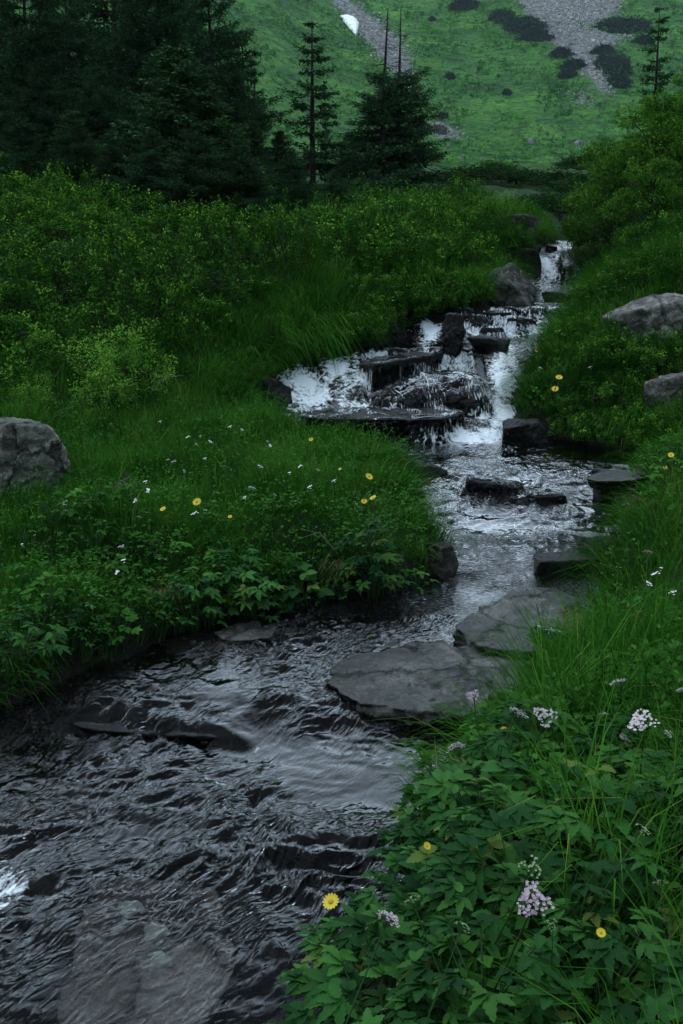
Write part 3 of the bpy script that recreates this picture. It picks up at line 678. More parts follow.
# rocks lift the film of water that runs over them
zr = np.full(len(x), -9.0); filmk = np.zeros(len(x))
dep = bpy.context.evaluated_depsgraph_get()
for o, fk in FILM:
    bv = BVHTree.FromObject(o, dep)
    bb = [o.matrix_world @ Vector(c) for c in o.bound_box]
    x0, x1 = min(b.x for b in bb), max(b.x for b in bb); y0, y1 = min(b.y for b in bb), max(b.y for b in bb)
    ii = np.nonzero((x > x0) & (x < x1) & (y > y0) & (y < y1) & (sd < .1))[0]
    inv = o.matrix_world.inverted(); dn = (inv.to_3x3() @ Vector((0, 0, -1))).normalized()
    for i in ii:
        h = bv.ray_cast(inv @ Vector((x[i], y[i], 5)), dn)[0]
        if h is not None:
            zz = (o.matrix_world @ h).z
            thick = {'all': .012, 'some': .010 if pnoise(x[i] * 5, y[i] * 5, 91) > -.02 else -.03, 'most': .008 if x[i] > .12 + .25 * pnoise(x[i] * 3, y[i] * 3, 93) else -.03, 'thin': .006 if pnoise(x[i] * 5, y[i] * 3, 92) > .05 else -.03}[fk]
            if zz + thick > zr[i]: zr[i] = zz + thick; filmk[i] = 1
lift = zr + .25 * rip * .012
zf = np.maximum(zw, lift)
# smooth a little so that the film clings
Z = zf.reshape(X.shape)
for _ in range(2):
    Zs = Z.copy(); Zs[1:-1, 1:-1] = (Z[1:-1, 1:-1] * 2 + Z[:-2, 1:-1] + Z[2:, 1:-1] + Z[1:-1, :-2] + Z[1:-1, 2:]) / 6
    Z = Zs
gyv = np.gradient(Z, wy, axis=0); gxv = np.gradient(Z, wx, axis=1)
over = (zf > zw + .004).reshape(X.shape)
foam = np.clip((gyv - .55) * .5, 0, .66) * sstep(8.1, 8.3, Y)
# blur the foam downstream so that it trails from each drop
for _ in range(10):
    f2 = foam.copy(); f2[:-1] = np.maximum(foam[:-1], foam[1:] * .93)
    foam = f2
fx = foam.ravel()
px_, row_, _ = project(x, y, Z.ravel())
def blob(cx, cy, rx, ry, a):
    global fx
    fx = np.maximum(fx, a * np.exp(-(((px_ - cx) / rx) ** 2 + ((row_ - cy) / ry) ** 2)))
blob(3, 893, 34, 36, .52); blob(-10, 850, 40, 60, .2); blob(470, 590, 40, 18, .42); blob(520, 560, 22, 16, .45); blob(440, 600, 60, 14, .25); blob(480, 560, 40, 30, .30)
blob(470, 436, 55, 9, 1.05); blob(345, 408, 80, 14, .62); blob(310, 388, 46, 27, .95); blob(505, 392, 16, 52, 1.15); blob(545, 268, 14, 24, .9)
blob(505, 326, 50, 18, .62); blob(428, 330, 14, 18, .95); blob(490, 309, 60, 2.5, .7); blob(345, 372, 30, 22, .8); blob(225, 745, 60, 12, .22); blob(40, 300, 5, 5, .0); blob(555, 648, 22, 22, .28); blob(510, 520, 80, 25, .22)
blob(270, 500, 60, 30, .15); blob(560, 293, 30, 4, .4); blob(390, 770, 40, 10, .16)
fx = fx * np.clip(.88 + .55 * pnoise(x * 7, y * 4, 79), .3, 1.25)
fx = np.where(over.ravel(), np.where((px_ > 372) & (px_ < 488) & (row_ > 352) & (row_ < 425), np.clip(.20 + .35 * pnoise(x * 5, y * 2, 78), .05, .42), np.minimum(fx, .30 + .3 * (px_ > 488))), fx)
s_arc = np.concatenate([[0], np.cumsum(np.hypot(np.diff(wy), np.diff(Wl(wy))))])
zz_ = Z.ravel()
flow = np.stack([x + .10 * pnoise(x * 2, y * 2, 95), y + 1.15 * zz_ + .10 * pnoise(x * 2, y * 2, 96), np.zeros(len(x))], 1)
# turn the flow frame of the lower stream to the diagonal it runs in
k = sstep(5.6, 4.6, y)
flow = np.stack([flow[:, 0] * (1 - k) + (ac + .05 * pnoise(x * 4, y * 4, 97)) * k, flow[:, 1] * (1 - k) + al * k, flow[:, 2]], 1)
nx, ny = len(wx), len(wy)
idx = np.arange(nx * ny).reshape(ny, nx)
keep = (sd < .10).reshape(ny, nx)
cell = keep[:-1, :-1] & keep[:-1, 1:] & keep[1:, 1:] & keep[1:, :-1]
Q = np.stack([idx[:-1, :-1], idx[:-1, 1:], idx[1:, 1:], idx[1:, :-1]], -1)[cell]
used, inv = np.unique(Q.ravel(), return_inverse=True)
me = npmesh('water', np.stack([x, y, Z.ravel()], 1)[used], inv.reshape(-1, 4), {'foam': fx[used], 'chop': chop[used], 'film': over.ravel()[used].astype(float)}, True, {'flow': flow[used]})
kind(obj('water', me, M['water']), 'structure')

# spray: drops of white water thrown up at the falls (nobody could count them)
pts = []
for px, row, n, sx, sy, up in [(305, 392, 260, 26, 16, .14), (340, 375, 160, 22, 14, .10), (510, 405, 150, 10, 30, .07), (455, 436, 160, 34, 6, .05), (428, 330, 80, 9, 12, .07), (545, 275, 110, 8, 14, .07), (2, 895, 90, 16, 20, .04), (500, 335, 80, 25, 10, .05)]:
    for _ in range(n // 4):
        a = on_water(px + rng.normal() * sx, min(1020, row + rng.normal() * sy))
        pts.append((a[0], a[1] - .03, a[2] + abs(rng.normal()) * up * .5 + .01, rng.uniform(.001, .0026)))
pts = np.array(pts)
O = np.array([(1, 0, 0), (-1, 0, 0), (0, 1, 0), (0, -1, 0), (0, 0, 1.4), (0, 0, -1.4)])
Tf = np.array([(0, 2, 4), (2, 1, 4), (1, 3, 4), (3, 0, 4), (2, 0, 5), (1, 2, 5), (3, 1, 5), (0, 3, 5)])
V = (pts[:, None, :3] + O[None] * pts[:, None, 3:]).reshape(-1, 3)
Q = (Tf[None] + (np.arange(len(pts)) * 6)[:, None, None]).reshape(-1, 3)
o = kind(obj('spray', npmesh('spray', V, Q, smooth=True), plain('spray_drop', (.85, .9, .93), .3)), 'stuff')
o['label'] = 'white drops of spray thrown up along the falls'

# ------------------------------------------------------------------ grass
def blades(x, y, z, L, hx, hy, lean, droop, w, tint, seg=3):
    """curved tapering blades: root, heading (hx,hy), how far the tip goes out (lean) and how high it ends (droop)"""
    n = len(x)
    t = np.linspace(0, 1, seg + 1)
    p0 = np.stack([x, y, z], 1)
    p1 = p0 + np.stack([hx * L * lean * .25, hy * L * lean * .25, L * .62], 1)
    p2 = p0 + np.stack([hx * L * lean, hy * L * lean, L * droop], 1)
    P = ((1 - t)[None, :, None] ** 2 * p0[:, None] + (2 * t * (1 - t))[None, :, None] * p1[:, None] + (t ** 2)[None, :, None] * p2[:, None])
    tw = rng.uniform(0, math.pi, n)
    sx, sy = -hy * np.cos(tw) + hx * np.sin(tw) * .5, hx * np.cos(tw) + hy * np.sin(tw) * .5
    wd = (w[:, None] * (1 - t[None] ** 1.6 * .95) * .5)
    S = np.stack([sx, sy, np.zeros(n)], 1)[:, None, :] * wd[:, :, None]
    V = np.stack([P - S, P + S], 2).reshape(-1, 3)
    k = (seg + 1) * 2
    b = (np.arange(n) * k)[:, None, None]
    q = np.array([(2 * i, 2 * i + 1, 2 * i + 3, 2 * i + 2) for i in range(seg)])[None]
    return V, (b + q).reshape(-1, 4), np.repeat(tint, k)

def in_view(x, y, z, m=120):
    px, row, d = project(x, y, z)
    return (d > .3) & (px > -m) & (px < 683 + m) & (row > -60) & (row < 1024 + 260)

def rock_clear(x, y, pad=0.0):
    ok = np.ones(len(x), bool)
    for o in ROCKS:
        sx, sy = o.dimensions.x / 2, o.dimensions.y / 2
        ok &= ((x - o.location.x) / (sx * .88 + pad)) ** 2 + ((y - o.location.y) / (sy * .88 + pad)) ** 2 > 1
    return ok

def field(n, x0, x1, y0, y1, cond, ybias=None):
    x = rng.uniform(x0, x1, n); y = rng.uniform(y0, y1, n) if ybias is None else y0 + (y1 - y0) * rng.uniform(0, 1, n) ** ybias
    sd = lookup(SD, x, y)
    r = x > np.interp(y, *XC)
    m = cond(x, y, sd, r) & (sd > .015)
    x, y, sd, r = x[m], y[m], sd[m], r[m]
    z = terrain(x, y); m = in_view(x, y, z)
    x, y, z, sd, r = x[m], y[m], z[m], sd[m], r[m]
    m = rock_clear(x, y)
    return x[m], y[m], z[m], sd[m], r[m]

def grass_patch(f, Lr, w, over=1.0, droop=(.55, .95), tintr=(0, .9)):
    x, y, z, sd, r = f
    n = len(x)
    clump = pnoise(x * 2.2, y * 2.2, 101); cl2 = pnoise(x * 6, y * 6, 102)
    L = rng.uniform(Lr[0] * .6, Lr[1], n) * (1 + .45 * clump + .35 * cl2)
    edge = sstep(.45, .03, sd) * over * np.clip(.55 + .9 * pnoise(x * 2.6, y * 2.6, 109), .1, 1)
    L = L * (1 + .45 * edge)
    gx, gy = -lookup(DX, x, y), -lookup(DY, x, y)
    a = rng.uniform(0, 2 * math.pi, n) * .8 + 2 * math.pi * (pnoise(x * 1.1, y * 1.1, 103) + .5 * pnoise(x * 4, y * 4, 106))
    hx, hy = np.cos(a) * (1 - edge) + gx * edge * 1.6, np.sin(a) * (1 - edge) + gy * edge * 1.6
    nn = np.hypot(hx, hy) + 1e-6; hx, hy = hx / nn, hy / nn
    lean = rng.uniform(.15, .75, n) * (1 - edge) + edge * rng.uniform(.5, .95, n)
    dr = rng.uniform(droop[0], droop[1], n) * (1 - edge) + edge * rng.uniform(-.45, .5, n)
    dr = dr * (1 - .35 * lean)
    tint = np.clip(rng.uniform(tintr[0], tintr[1], n) * .6 + .22 + .34 * pnoise(x * 1.3, y * 1.3, 104) + .2 * pnoise(x * 5, y * 5, 107), 0, .88)
    dead = rng.uniform(0, 1, n) < .016 + .04 * (pnoise(x * 1.7, y * 1.7, 105) > .3)
    tint = np.where(dead, rng.uniform(.92, 1, n), tint)
    W = rng.uniform(.7, 1.3, n) * w * (1 + .05 * np.maximum(0, y - 4))
    return blades(x, y, z - .01, L, hx, hy, lean, dr, W, tint)

def join(parts):
    V, Q, T, b = [], [], [], 0
    for v, q, t in parts:
        V.append(v); Q.append(q + b); T.append(t); b += len(v)
    return np.concatenate(V), np.concatenate(Q), np.concatenate(T)

def grass_obj(name, label, parts, m=None):
    V, Q, T = join(parts)
    o = kind(obj(name, npmesh(name, V, Q, {'tint': T}), m or M['grass']), 'stuff')
    o['label'] = label
    return o

left = lambda x, y, s, r: ~r
right = lambda x, y, s, r: r
grass_obj('meadow_grass', 'fresh green meadow grass on the left bank', [
    grass_patch(field(150000, -3.6, 1.2, 3.2, 8.8, lambda x, y, s, r: ~r), (.13, .26), .0050),
    grass_patch(field(26000, -3.6, 1.2, 3.2, 9.0, lambda x, y, s, r: ~r & (pnoise(x * 1.9, y * 1.9, 111) > .05)), (.24, .38), .0055, droop=(.7, 1.0))])
grass_obj('hillside_grass', 'dark grass on the left hillside above the cascade', [
    grass_patch(field(210000, -7, 3.2, 8.2, 19, lambda x, y, s, r: ~r & (s < .95 + 1.0 * (rng.uniform(size=len(x)) < .15))), (.20, .36), .0065, over=1.15),
    grass_patch(field(60000, -9, 3.2, 8.5, 24, lambda x, y, s, r: ~r & ((s < 1.4) | (pnoise(x * .8, y * .8, 113) > .35))), (.18, .36), .007)])
grass_obj('overhanging_grass', 'tufts of long grass hanging over the left bank of the cascade', [
    grass_patch(field(90000, -1.2, 3.2, 8.0, 14.5, lambda x, y, s, r: ~r & (s < .75)), (.26, .46), .0062, over=1.5, droop=(.3, .9))])
grass_obj('right_bank_grass', 'long green grass on the right bank', [
    grass_patch(field(80000, .2, 4.2, 2.3, 7.9, right), (.18, .36), .0055),
    grass_patch(field(150000, .8, 7, 7.0, 12, right), (.18, .34), .0062, over=1.15),
    grass_patch(field(70000, 2, 9.5, 11, 23, right), (.2, .34), .009)])
# long loose blades close to the camera at the lower right
f = field(30000, .3, 3.2, .5, 3.6, lambda x, y, s, r: r & (x > .40 + .12 * (y - 1)))
grass_obj('near_grass', 'long arching grass close by at the lower right', [grass_patch(f, (.34, .60), .0055, over=.3, droop=(.4, .95))])

# low leaves between the grass
def leaf_quads(P, dirs, nrm, L, W, tint):
    """diamond leaves: base, left, tip, right; slightly folded"""
    s = np.cross(dirs, nrm); s /= np.linalg.norm(s, axis=1)[:, None] + 1e-9
    up = np.cross(s, dirs)
    mid = P + dirs * (L * .5)[:, None]
    V = np.stack([P, mid + s * (W * .5)[:, None] + up * (W * .12)[:, None], P + dirs * L[:, None] - up * (L * .08)[:, None], mid - s * (W * .5)[:, None] + up * (W * .12)[:, None]], 1).reshape(-1, 3)
    Q = np.arange(len(P) * 4).reshape(-1, 4)
    return V, Q, np.repeat(tint, 4)

def rdir(n, up=0.0):
    v = rng.normal(size=(n, 3)); v[:, 2] += up
    return v / np.linalg.norm(v, axis=1)[:, None]

def cover(n, box, cond, hr, L, seedk):
    x, y, z, sd, r = field(n, *box, cond)
    n = len(x)
    k = 3
    P = np.repeat(np.stack([x, y, z + rng.uniform(hr[0], hr[1], n)], 1), k, 0) + rng.normal(size=(n * k, 3)) * .008
    d = rdir(n * k, .25); d[:, 2] = np.abs(d[:, 2]) * .5; d /= np.linalg.norm(d, axis=1)[:, None]
    l = rng.uniform(.7, 1.3, n * k) * L
    t = np.clip(rng.uniform(0, 1, n * k) * .6 + .2 + .3 * np.repeat(pnoise(x * 1.5, y * 1.5, seedk), k), 0, 1)
    return leaf_quads(P, d, rdir(n * k, 2.5), l, l * rng.uniform(.55, .85, n * k), t)
o = grass_obj('low_herbs', 'small leafy herbs growing between the grass', [
    cover(4500, (-3.4, 1.0, 3.3, 7.5), lambda x, y, s, r: ~r & (pnoise(x * 1.6, y * 1.6, 121) > .1), (.04, .16), .024, 122),
    cover(15000, (-3.4, 1.2, 3.3, 9.0), lambda x, y, s, r: ~r & (pnoise(x * 2.3, y * 2.3, 129) > -.25), (.08, .24), .015, 130),
    cover(9000, (.6, 6.0, 3.0, 11), lambda x, y, s, r: r & (pnoise(x * 2.3, y * 2.3, 136) > -.1), (.08, .26), .016, 137),
    cover(5000, (-2.2, 1.0, 3.3, 6.0), lambda x, y, s, r: ~r & (s < .5), (.02, .14), .026, 123),
    cover(9000, (.4, 5.0, 3.0, 11), lambda x, y, s, r: r & (pnoise(x * 1.6, y * 1.6, 124) > .05), (.04, .22), .032, 125),
    cover(12000, (-8, 3.0, 9, 18), lambda x, y, s, r: ~r & (pnoise(x * 1.2, y * 1.2, 126) > .0), (.08, .3), .045, 127),
    cover(6000, (.2, 1.6, .9, 3.4), lambda x, y, s, r: r & (s < 1.3), (.03, .2), .035, 128)], M['lightherb'])

# ------------------------------------------------------------------ tubes
def tube(pts, radii, n=6):
    pts = np.asarray(pts, float); V, Q = [], []
    for i, p in enumerate(pts):
        d = pts[min(i + 1, len(pts) - 1)] - pts[max(i - 1, 0)]; d /= np.linalg.norm(d) + 1e-9
        a = np.cross(d, (1, 0, 0) if abs(d[0]) < .8 else (0, 1, 0)); a /= np.linalg.norm(a); b = np.cross(d, a)
        for k in range(n):
            t = 2 * math.pi * k / n; V.append(p + radii[i] * (a * math.cos(t) + b * math.sin(t)))
    for i in range(len(pts) - 1):
        for k in range(n):
            Q.append((i * n + k, i * n + (k + 1) % n, (i + 1) * n + (k + 1) % n, (i + 1) * n + k))
    return np.array(V), np.array(Q)
def tubes(lst, n=5):
    V, Q, b = [], [], 0
    for p, r in lst:
        v, q = tube(p, r, n); V.append(v); Q.append(q + b); b += len(v)
    return np.concatenate(V), np.concatenate(Q)

# ------------------------------------------------------------------ leafy herbs (lobed leaves)
def lobe(L, W, teeth=5, fold=.25):
    ts = np.linspace(0, 1, 2 * teeth + 1)
    V, Q = [], []
    for i, t in enumerate(ts):
        w = W * .5 * (math.sin(math.pi * min(1, t ** .75 * .93 + .04)) ** .8) * (1.0 if i % 2 else .72)
        if i == len(ts) - 1: w = .0005
        zc = -.22 * L * t * t
        V += [(-w, t * L, zc + w * fold), (0, t * L, zc), (w, t * L, zc + w * fold)]
    for i in range(len(ts) - 1):
        a = i * 3; Q += [(a, a + 1, a + 4, a + 3), (a + 1, a + 2, a + 5, a + 4)]
    return np.array(V), np.array(Q)
def palmate(r, size, lobes=5, slim=.42):
    V, Q, b = [], [], 0
    for k in range(lobes):
        f = (k - (lobes - 1) / 2) / ((lobes - 1) / 2)
        v, q = lobe(size * (1 - .35 * abs(f)) * r.uniform(.9, 1.1), size * slim * r.uniform(.85, 1.15))
        a = -f * 1.75
        c, s = math.cos(a), math.sin(a)
        v = np.stack([v[:, 0] * c - v[:, 1] * s, v[:, 0] * s + v[:, 1] * c, v[:, 2] + .004 * k], 1)
        V.append(v); Q.append(q + b); b += len(v)
    return np.concatenate(V), np.concatenate(Q)
def herb_proto(seed, H, n, size, m, name='leafy_herb', lobes=5, slim=.42, spread=.5):
    r = np.random.default_rng(seed)
    V, Q, T, b, st = [], [], [], 0, []
    for i in range(n):
        a = 2.4 * i + r.uniform(-.4, .4); h = H * r.uniform(.35, 1.0); out = spread * H * (1.15 - h / H * .6) * r.uniform(.6, 1.2)
        base = np.array((.02 * math.cos(a), .02 * math.sin(a), 0)); tip = np.array((out * math.cos(a), out * math.sin(a), h))
        mid = np.array((out * .35 * math.cos(a), out * .35 * math.sin(a), h * .7))
        st.append(([base, mid, tip], [.0028, .0022, .0014]))
        v, q = palmate(r, size * r.uniform(.7, 1.15), lobes, slim)
        pitch = r.uniform(-.35, .45); roll = r.uniform(-.35, .35)
        c, s = math.cos(pitch), math.sin(pitch); v = np.stack([v[:, 0], v[:, 1] * c - v[:, 2] * s, v[:, 1] * s + v[:, 2] * c], 1)
        c, s = math.cos(roll), math.sin(roll); v = np.stack([v[:, 0] * c + v[:, 2] * s, v[:, 1], -v[:, 0] * s + v[:, 2] * c], 1)
        c, s = math.cos(a - math.pi / 2), math.sin(a - math.pi / 2); v = np.stack([v[:, 0] * c - v[:, 1] * s, v[:, 0] * s + v[:, 1] * c, v[:, 2]], 1)
        V.append(v + tip); Q.append(q + b); b += len(v); T.append(np.full(len(v), r.uniform(0, 1)))
    t = thing(name, 'x', 'plant')
    obj('foliage', npmesh('herb_foliage', np.concatenate(V), np.concatenate(Q), {'tint': np.concatenate(T)}), m, t)
    v, q = tubes(st, 5); obj('stem', npmesh('herb_stem', v, q, smooth=True), M['stem'], t)
    return t
HERB = [herb_proto(200 + i, .30, 24, .060, M['herb'], slim=.40) for i in range(6)] + [herb_proto(220 + i, .26, 16, .055, M['herb'], lobes=3, slim=.85) for i in range(2)]
HERBS = [herb_proto(230 + i, .20, 12, .042, M['lightherb'], lobes=3 + 2 * (i % 2), slim=.62) for i in range(4)]

r = np.random.default_rng(5)
cnt = 0
# big herbs of the lower right bank: dense along the water, in rows of the picture
spots = []
for k in range(900):
    X_ = r.uniform(-.3, 1.4); Y_ = r.uniform(1.05, 3.5)
    s = float(lookup(SD, X_, Y_))
    if s < .03 or X_ < np.interp(Y_, *XC): continue
    pxx, rww, _ = project(X_, Y_, .42)
    if pxx < 240 or pxx > 760 or rww > 1250: continue
    if pxx > 560 + .3 * (1000 - rww) and rww > 820 and r.uniform() < .7: continue
    if rww < 735 + max(0, pxx - 560) * .5: continue
    if rww < 800 and r.uniform() < .5: continue
    if s < .06: continue
    if all((X_ - a) ** 2 + (Y_ - b) ** 2 > .085 ** 2 for a, b in spots): spots.append((X_, Y_))
spots = spots[:260]
for i, (X_, Y_) in enumerate(spots):
    pxx, rww, _ = project(X_, Y_, .4)
    lab = 'dark leafy herb with lobed leaves leaning over the stream edge' if lookup(SD, X_, Y_) < .22 else ('dark leafy herb with lobed leaves in the bed at the lower right corner' if rww > 880 else 'dark leafy herb with lobed leaves among the pink umbels of the right bank')
    park(HERB, i, (X_, Y_, float(terrain(X_, Y_)) - .02), r.uniform(0, 6.28), lab, 'leafy herbs ' + lab.split('leaves ')[1], r.uniform(.75, 1.15), (r.uniform(-.12, .12), r.uniform(-.12, .12)))
for i, (px, row) in enumerate([(95, 600), (120, 615), (150, 605), (180, 615), (205, 600), (225, 600), (110, 575), (140, 580), (75, 590), (165, 560), (95, 545), (60, 560), (215, 575), (130, 545), (30, 580), (20, 610), (50, 610), (110, 490),
                               (130, 500), (95, 505), (80, 515), (55, 520), (20, 540), (240, 560), (255, 585), (290, 575), (60, 480), (92, 478)]):
    X_, Y_, Z_ = hit(px, row, .1)
    lab = 'light green leafy herb on the left bank beside the water' if row > 570 else ('light green leafy herb beside the grey boulder on the left' if row < 530 else 'light green leafy herb in the left bank grass')
    park(HERBS, i, (X_, Y_, Z_ - .01), r.uniform(0, 6.28), lab, lab.replace('light green leafy herb', 'light herbs'), r.uniform(.8, 1.25))
for i, (px, row) in enumerate([(8, 668), (28, 664), (52, 656), (84, 650), (104, 646), (122, 640), (138, 634), (158, 630), (176, 626), (192, 622), (210, 618), (228, 612), (248, 606), (266, 602), (286, 598), (306, 596), (326, 594), (350, 592), (372, 590), (396, 588), (416, 584), (70, 640), (146, 618), (198, 606), (236, 598), (300, 584), (340, 580), (380, 574)]):
    X_, Y_, Z_ = hit(px, row, .05)
    lab = 'green herb hanging over the dark undercut of the left bank' if px < 200 else 'green herb hanging over the water along the grassy left tip'
    park(HERBS if i % 3 else HERB, i, (X_, Y_, Z_ - .01), r.uniform(0, 6.28), lab, lab.replace('green herb', 'green herbs'), r.uniform(.65, 1.1), (r.uniform(.1, .5), r.uniform(-.2, .2)))
for i, (px, row) in enumerate([(655, 470), (672, 462), (640, 478), (668, 482), (650, 455), (420, 800), (440, 780), (610, 395), (595, 400), (650, 700), (625, 705)]):
    X_, Y_, Z_ = hit(px, row, .12)
    lab = ['leafy clump with yellow flowers above the black angular rock', 'light herb leaning out low over the stream edge', 'light herb under the two yellow flowers of the right mound', 'broad light herb in the grass of the right bank'][0 if i < 5 else 1 if i < 7 else 2 if i < 9 else 3]
    park(HERBS, i + 1, (X_, Y_, Z_), r.uniform(0, 6.28), lab, lab.replace('leafy clump', 'leafy clumps').replace('light herb', 'light herbs'), r.uniform(.9, 1.4))

# ------------------------------------------------------------------ shrubs
def shrub_proto(name, seed, R, H, n, L, m, lump=.25, inner=.55, upd=.7, fill=True):
    r = np.random.default_rng(seed)
    d = r.normal(size=(n, 3)); d[:, 2] = np.abs(d[:, 2]) - .15; d /= np.linalg.norm(d, axis=1)[:, None]
    rad = 1 + lump * pnoise3(d * 2.2 + seed, seed) + lump * .7 * pnoise3(d * 5 + seed, seed + 1)
    q = r.uniform(inner, 1.0, n) ** .6
    P = d * (rad * q)[:, None] * np.array([R, R, H]); P[:, 2] = np.maximum(P[:, 2], -.05 * H)
    dirs = d * .6 + r.normal(size=(n, 3)) * .6; dirs[:, 2] += upd; dirs /= np.linalg.norm(dirs, axis=1)[:, None]
    nr = d + r.normal(size=(n, 3)) * .7 + np.array([0, 0, .6])
    l = r.uniform(.6, 1.3, n) * L
    tint = np.clip(r.uniform(0, .6, n) + .45 * pnoise3(P / R * 3, seed + 4), 0, 1)
    tint = np.where(r.uniform(size=n) < .12, r.uniform(.7, 1, n), tint)
    V, Q, T = leaf_quads(P, dirs, nr, l, l * r.uniform(.45, .7, n), tint)
    t = thing(name, 'x', 'shrub')
    obj('foliage', npmesh(name + '_foliage', V, Q, {'tint': T}), m, t)
    st = []
    for i in range(9):
        a = r.uniform(0, 6.28); o_ = r.uniform(.3, .75)
        st.append(([(0, 0, -.05), (R * o_ * .4 * math.cos(a), R * o_ * .4 * math.sin(a), H * .45), (R * o_ * math.cos(a), R * o_ * math.sin(a), H * .8)], [R * .03, R * .02, R * .008]))
    v, q = tubes(st, 5); obj('stem', npmesh(name + '_stem', v, q, smooth=True), M['bark'], t)
    return t
def sprig_proto(name, seed, R, H, ns, per, L, m, sr=.09, up=1.0, slim=(.45, .7)):
    """a bush of many small upright leafy sprigs with gaps between them"""
    r = np.random.default_rng(seed)
    d = r.normal(size=(ns, 3)); d[:, 2] = np.abs(d[:, 2]) * .9; d /= np.linalg.norm(d, axis=1)[:, None]
    rad = 1 + .3 * pnoise3(d * 2.4 + seed, seed)
    C = d * (rad * r.uniform(.62, 1.08, ns))[:, None] * np.array([R, R, H])
    A = d * .6 + np.array([0, 0, up]) + r.normal(size=(ns, 3)) * .25; A /= np.linalg.norm(A, axis=1)[:, None]
    P, D, Nn, T = [], [], [], []
    for k in range(ns):
        t = r.uniform(-1.6, 1, per) * sr; a = r.uniform(0, 6.28, per)
        e1 = np.cross(A[k], (1, 0, 0)); e1 /= np.linalg.norm(e1) + 1e-9; e2 = np.cross(A[k], e1)
        o_ = np.cos(a)[:, None] * e1 + np.sin(a)[:, None] * e2
        P.append(C[k] + A[k] * t[:, None] + o_ * (r.uniform(.05, .45, per) * sr)[:, None])
        v = o_ + A[k] * r.uniform(.2, 1.1, per)[:, None]; D.append(v / np.linalg.norm(v, axis=1)[:, None])
        Nn.append(A[k] + r.normal(size=(per, 3)) * .35)
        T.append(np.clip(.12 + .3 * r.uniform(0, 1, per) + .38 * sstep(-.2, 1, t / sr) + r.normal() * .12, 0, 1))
    P, D, Nn, T = (np.concatenate(q) for q in (P, D, Nn, T)); P[:, 2] = np.maximum(P[:, 2], -.03)
    l = r.uniform(.65, 1.25, len(P)) * L
    V, Q, T = leaf_quads(P, D, Nn, l, l * r.uniform(slim[0], slim[1], len(P)), T)
    t = thing(name, 'x', 'shrub')
    obj('foliage', npmesh(name + '_foliage', V, Q, {'tint': T}), m, t)
    st = [([(0, 0, -.05), C[k] * (.4, .4, .5), C[k]], [R * .02, R * .014, R * .006]) for k in range(0, ns, max(1, ns // 14))]
    v, q = tubes(st, 5); obj('stem', npmesh(name + '_stem', v, q, smooth=True), M['bark'], t)
    return t
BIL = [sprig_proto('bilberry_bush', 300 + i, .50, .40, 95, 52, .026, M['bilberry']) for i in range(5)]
r = np.random.default_rng(11)
sp = []
for k in range(6000):
    X_, Y_ = r.uniform(-7.5, 3.0), r.uniform(7.2, 18.5)
    s = float(lookup(SD, X_, Y_))
    if X_ > np.interp(Y_, *XC) or s < .55 + .25 * (Y_ < 11): continue
    if Y_ < 7.4 + .62 * max(0, X_ + 3.4): continue
    pxx, rww, _ = project(X_, Y_, float(terrain(X_, Y_)) + .2)
    if pxx < -60 or pxx > 560: continue
    if rww < np.interp(pxx, [0, 60, 150, 250, 330, 370, 450], [165, 172, 205, 222, 222, 192, 200]): continue
    if pxx > 470 and rww < 215: continue
    if all((X_ - a) ** 2 + (Y_ - b) ** 2 > (.36 + .016 * Y_) ** 2 for a, b in sp): sp.append((X_, Y_))
print('bilberry', len(sp))
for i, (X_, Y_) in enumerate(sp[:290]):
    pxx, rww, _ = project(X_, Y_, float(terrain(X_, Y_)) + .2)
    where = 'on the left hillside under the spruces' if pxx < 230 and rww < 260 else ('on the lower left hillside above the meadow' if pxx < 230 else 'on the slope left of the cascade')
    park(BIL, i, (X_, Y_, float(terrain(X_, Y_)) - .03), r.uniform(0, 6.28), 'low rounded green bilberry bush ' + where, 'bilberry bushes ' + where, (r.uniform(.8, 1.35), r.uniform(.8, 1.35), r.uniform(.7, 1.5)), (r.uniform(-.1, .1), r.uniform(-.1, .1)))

for i, (px, row, sc_) in enumerate([(384, 318, .5), (398, 308, .6), (415, 303, .55), (432, 300, .55), (450, 298, .5), (370, 322, .6), (352, 330, .6), (470, 292, .5), (484, 282, .45), (405, 296, .7), (430, 288, .7), (380, 300, .8), (455, 284, .6), (500, 262, .5), (515, 244, .6), (490, 268, .5)]):
    X_, Y_, Z_ = hit(px, row, .05)
    park(BIL, i, (X_, Y_, Z_ - .02), i * 1.3, 'small green bush rooted in the steep bank at the left of the upper cascade', 'small bushes of the steep left bank by the cascade', sc_)
for i, (px, row, sc_) in enumerate([(585, 330, .55), (610, 350, .6), (640, 352, .5), (600, 300, .6), (575, 290, .5), (630, 276, .7), (665, 270, .7), (590, 262, .7), (620, 246, .8), (655, 240, .9), (560, 352, .4), (585, 405, .45), (620, 395, .55), (645, 420, .6), (672, 432, .6), (600, 428, .5), (570, 425, .45), (560, 400, .4), (655, 370, .5), (678, 350, .6)]):
    X_, Y_, Z_ = hit(px, row, .05)
    lab = 'low green bush on the face of the right grassy mound' if row > 335 else 'low green bush on the upper slope of the right bank'
    park(BIL, i + 2, (X_, Y_, Z_ - .03), i * 1.7, lab, lab.replace('low green bush', 'low bushes'), sc_)
FE = [sprig_proto('bright_shrub', 352, .40, .42, 70, 60, .028, M['bright'], .11, .5, (.28, .42))]
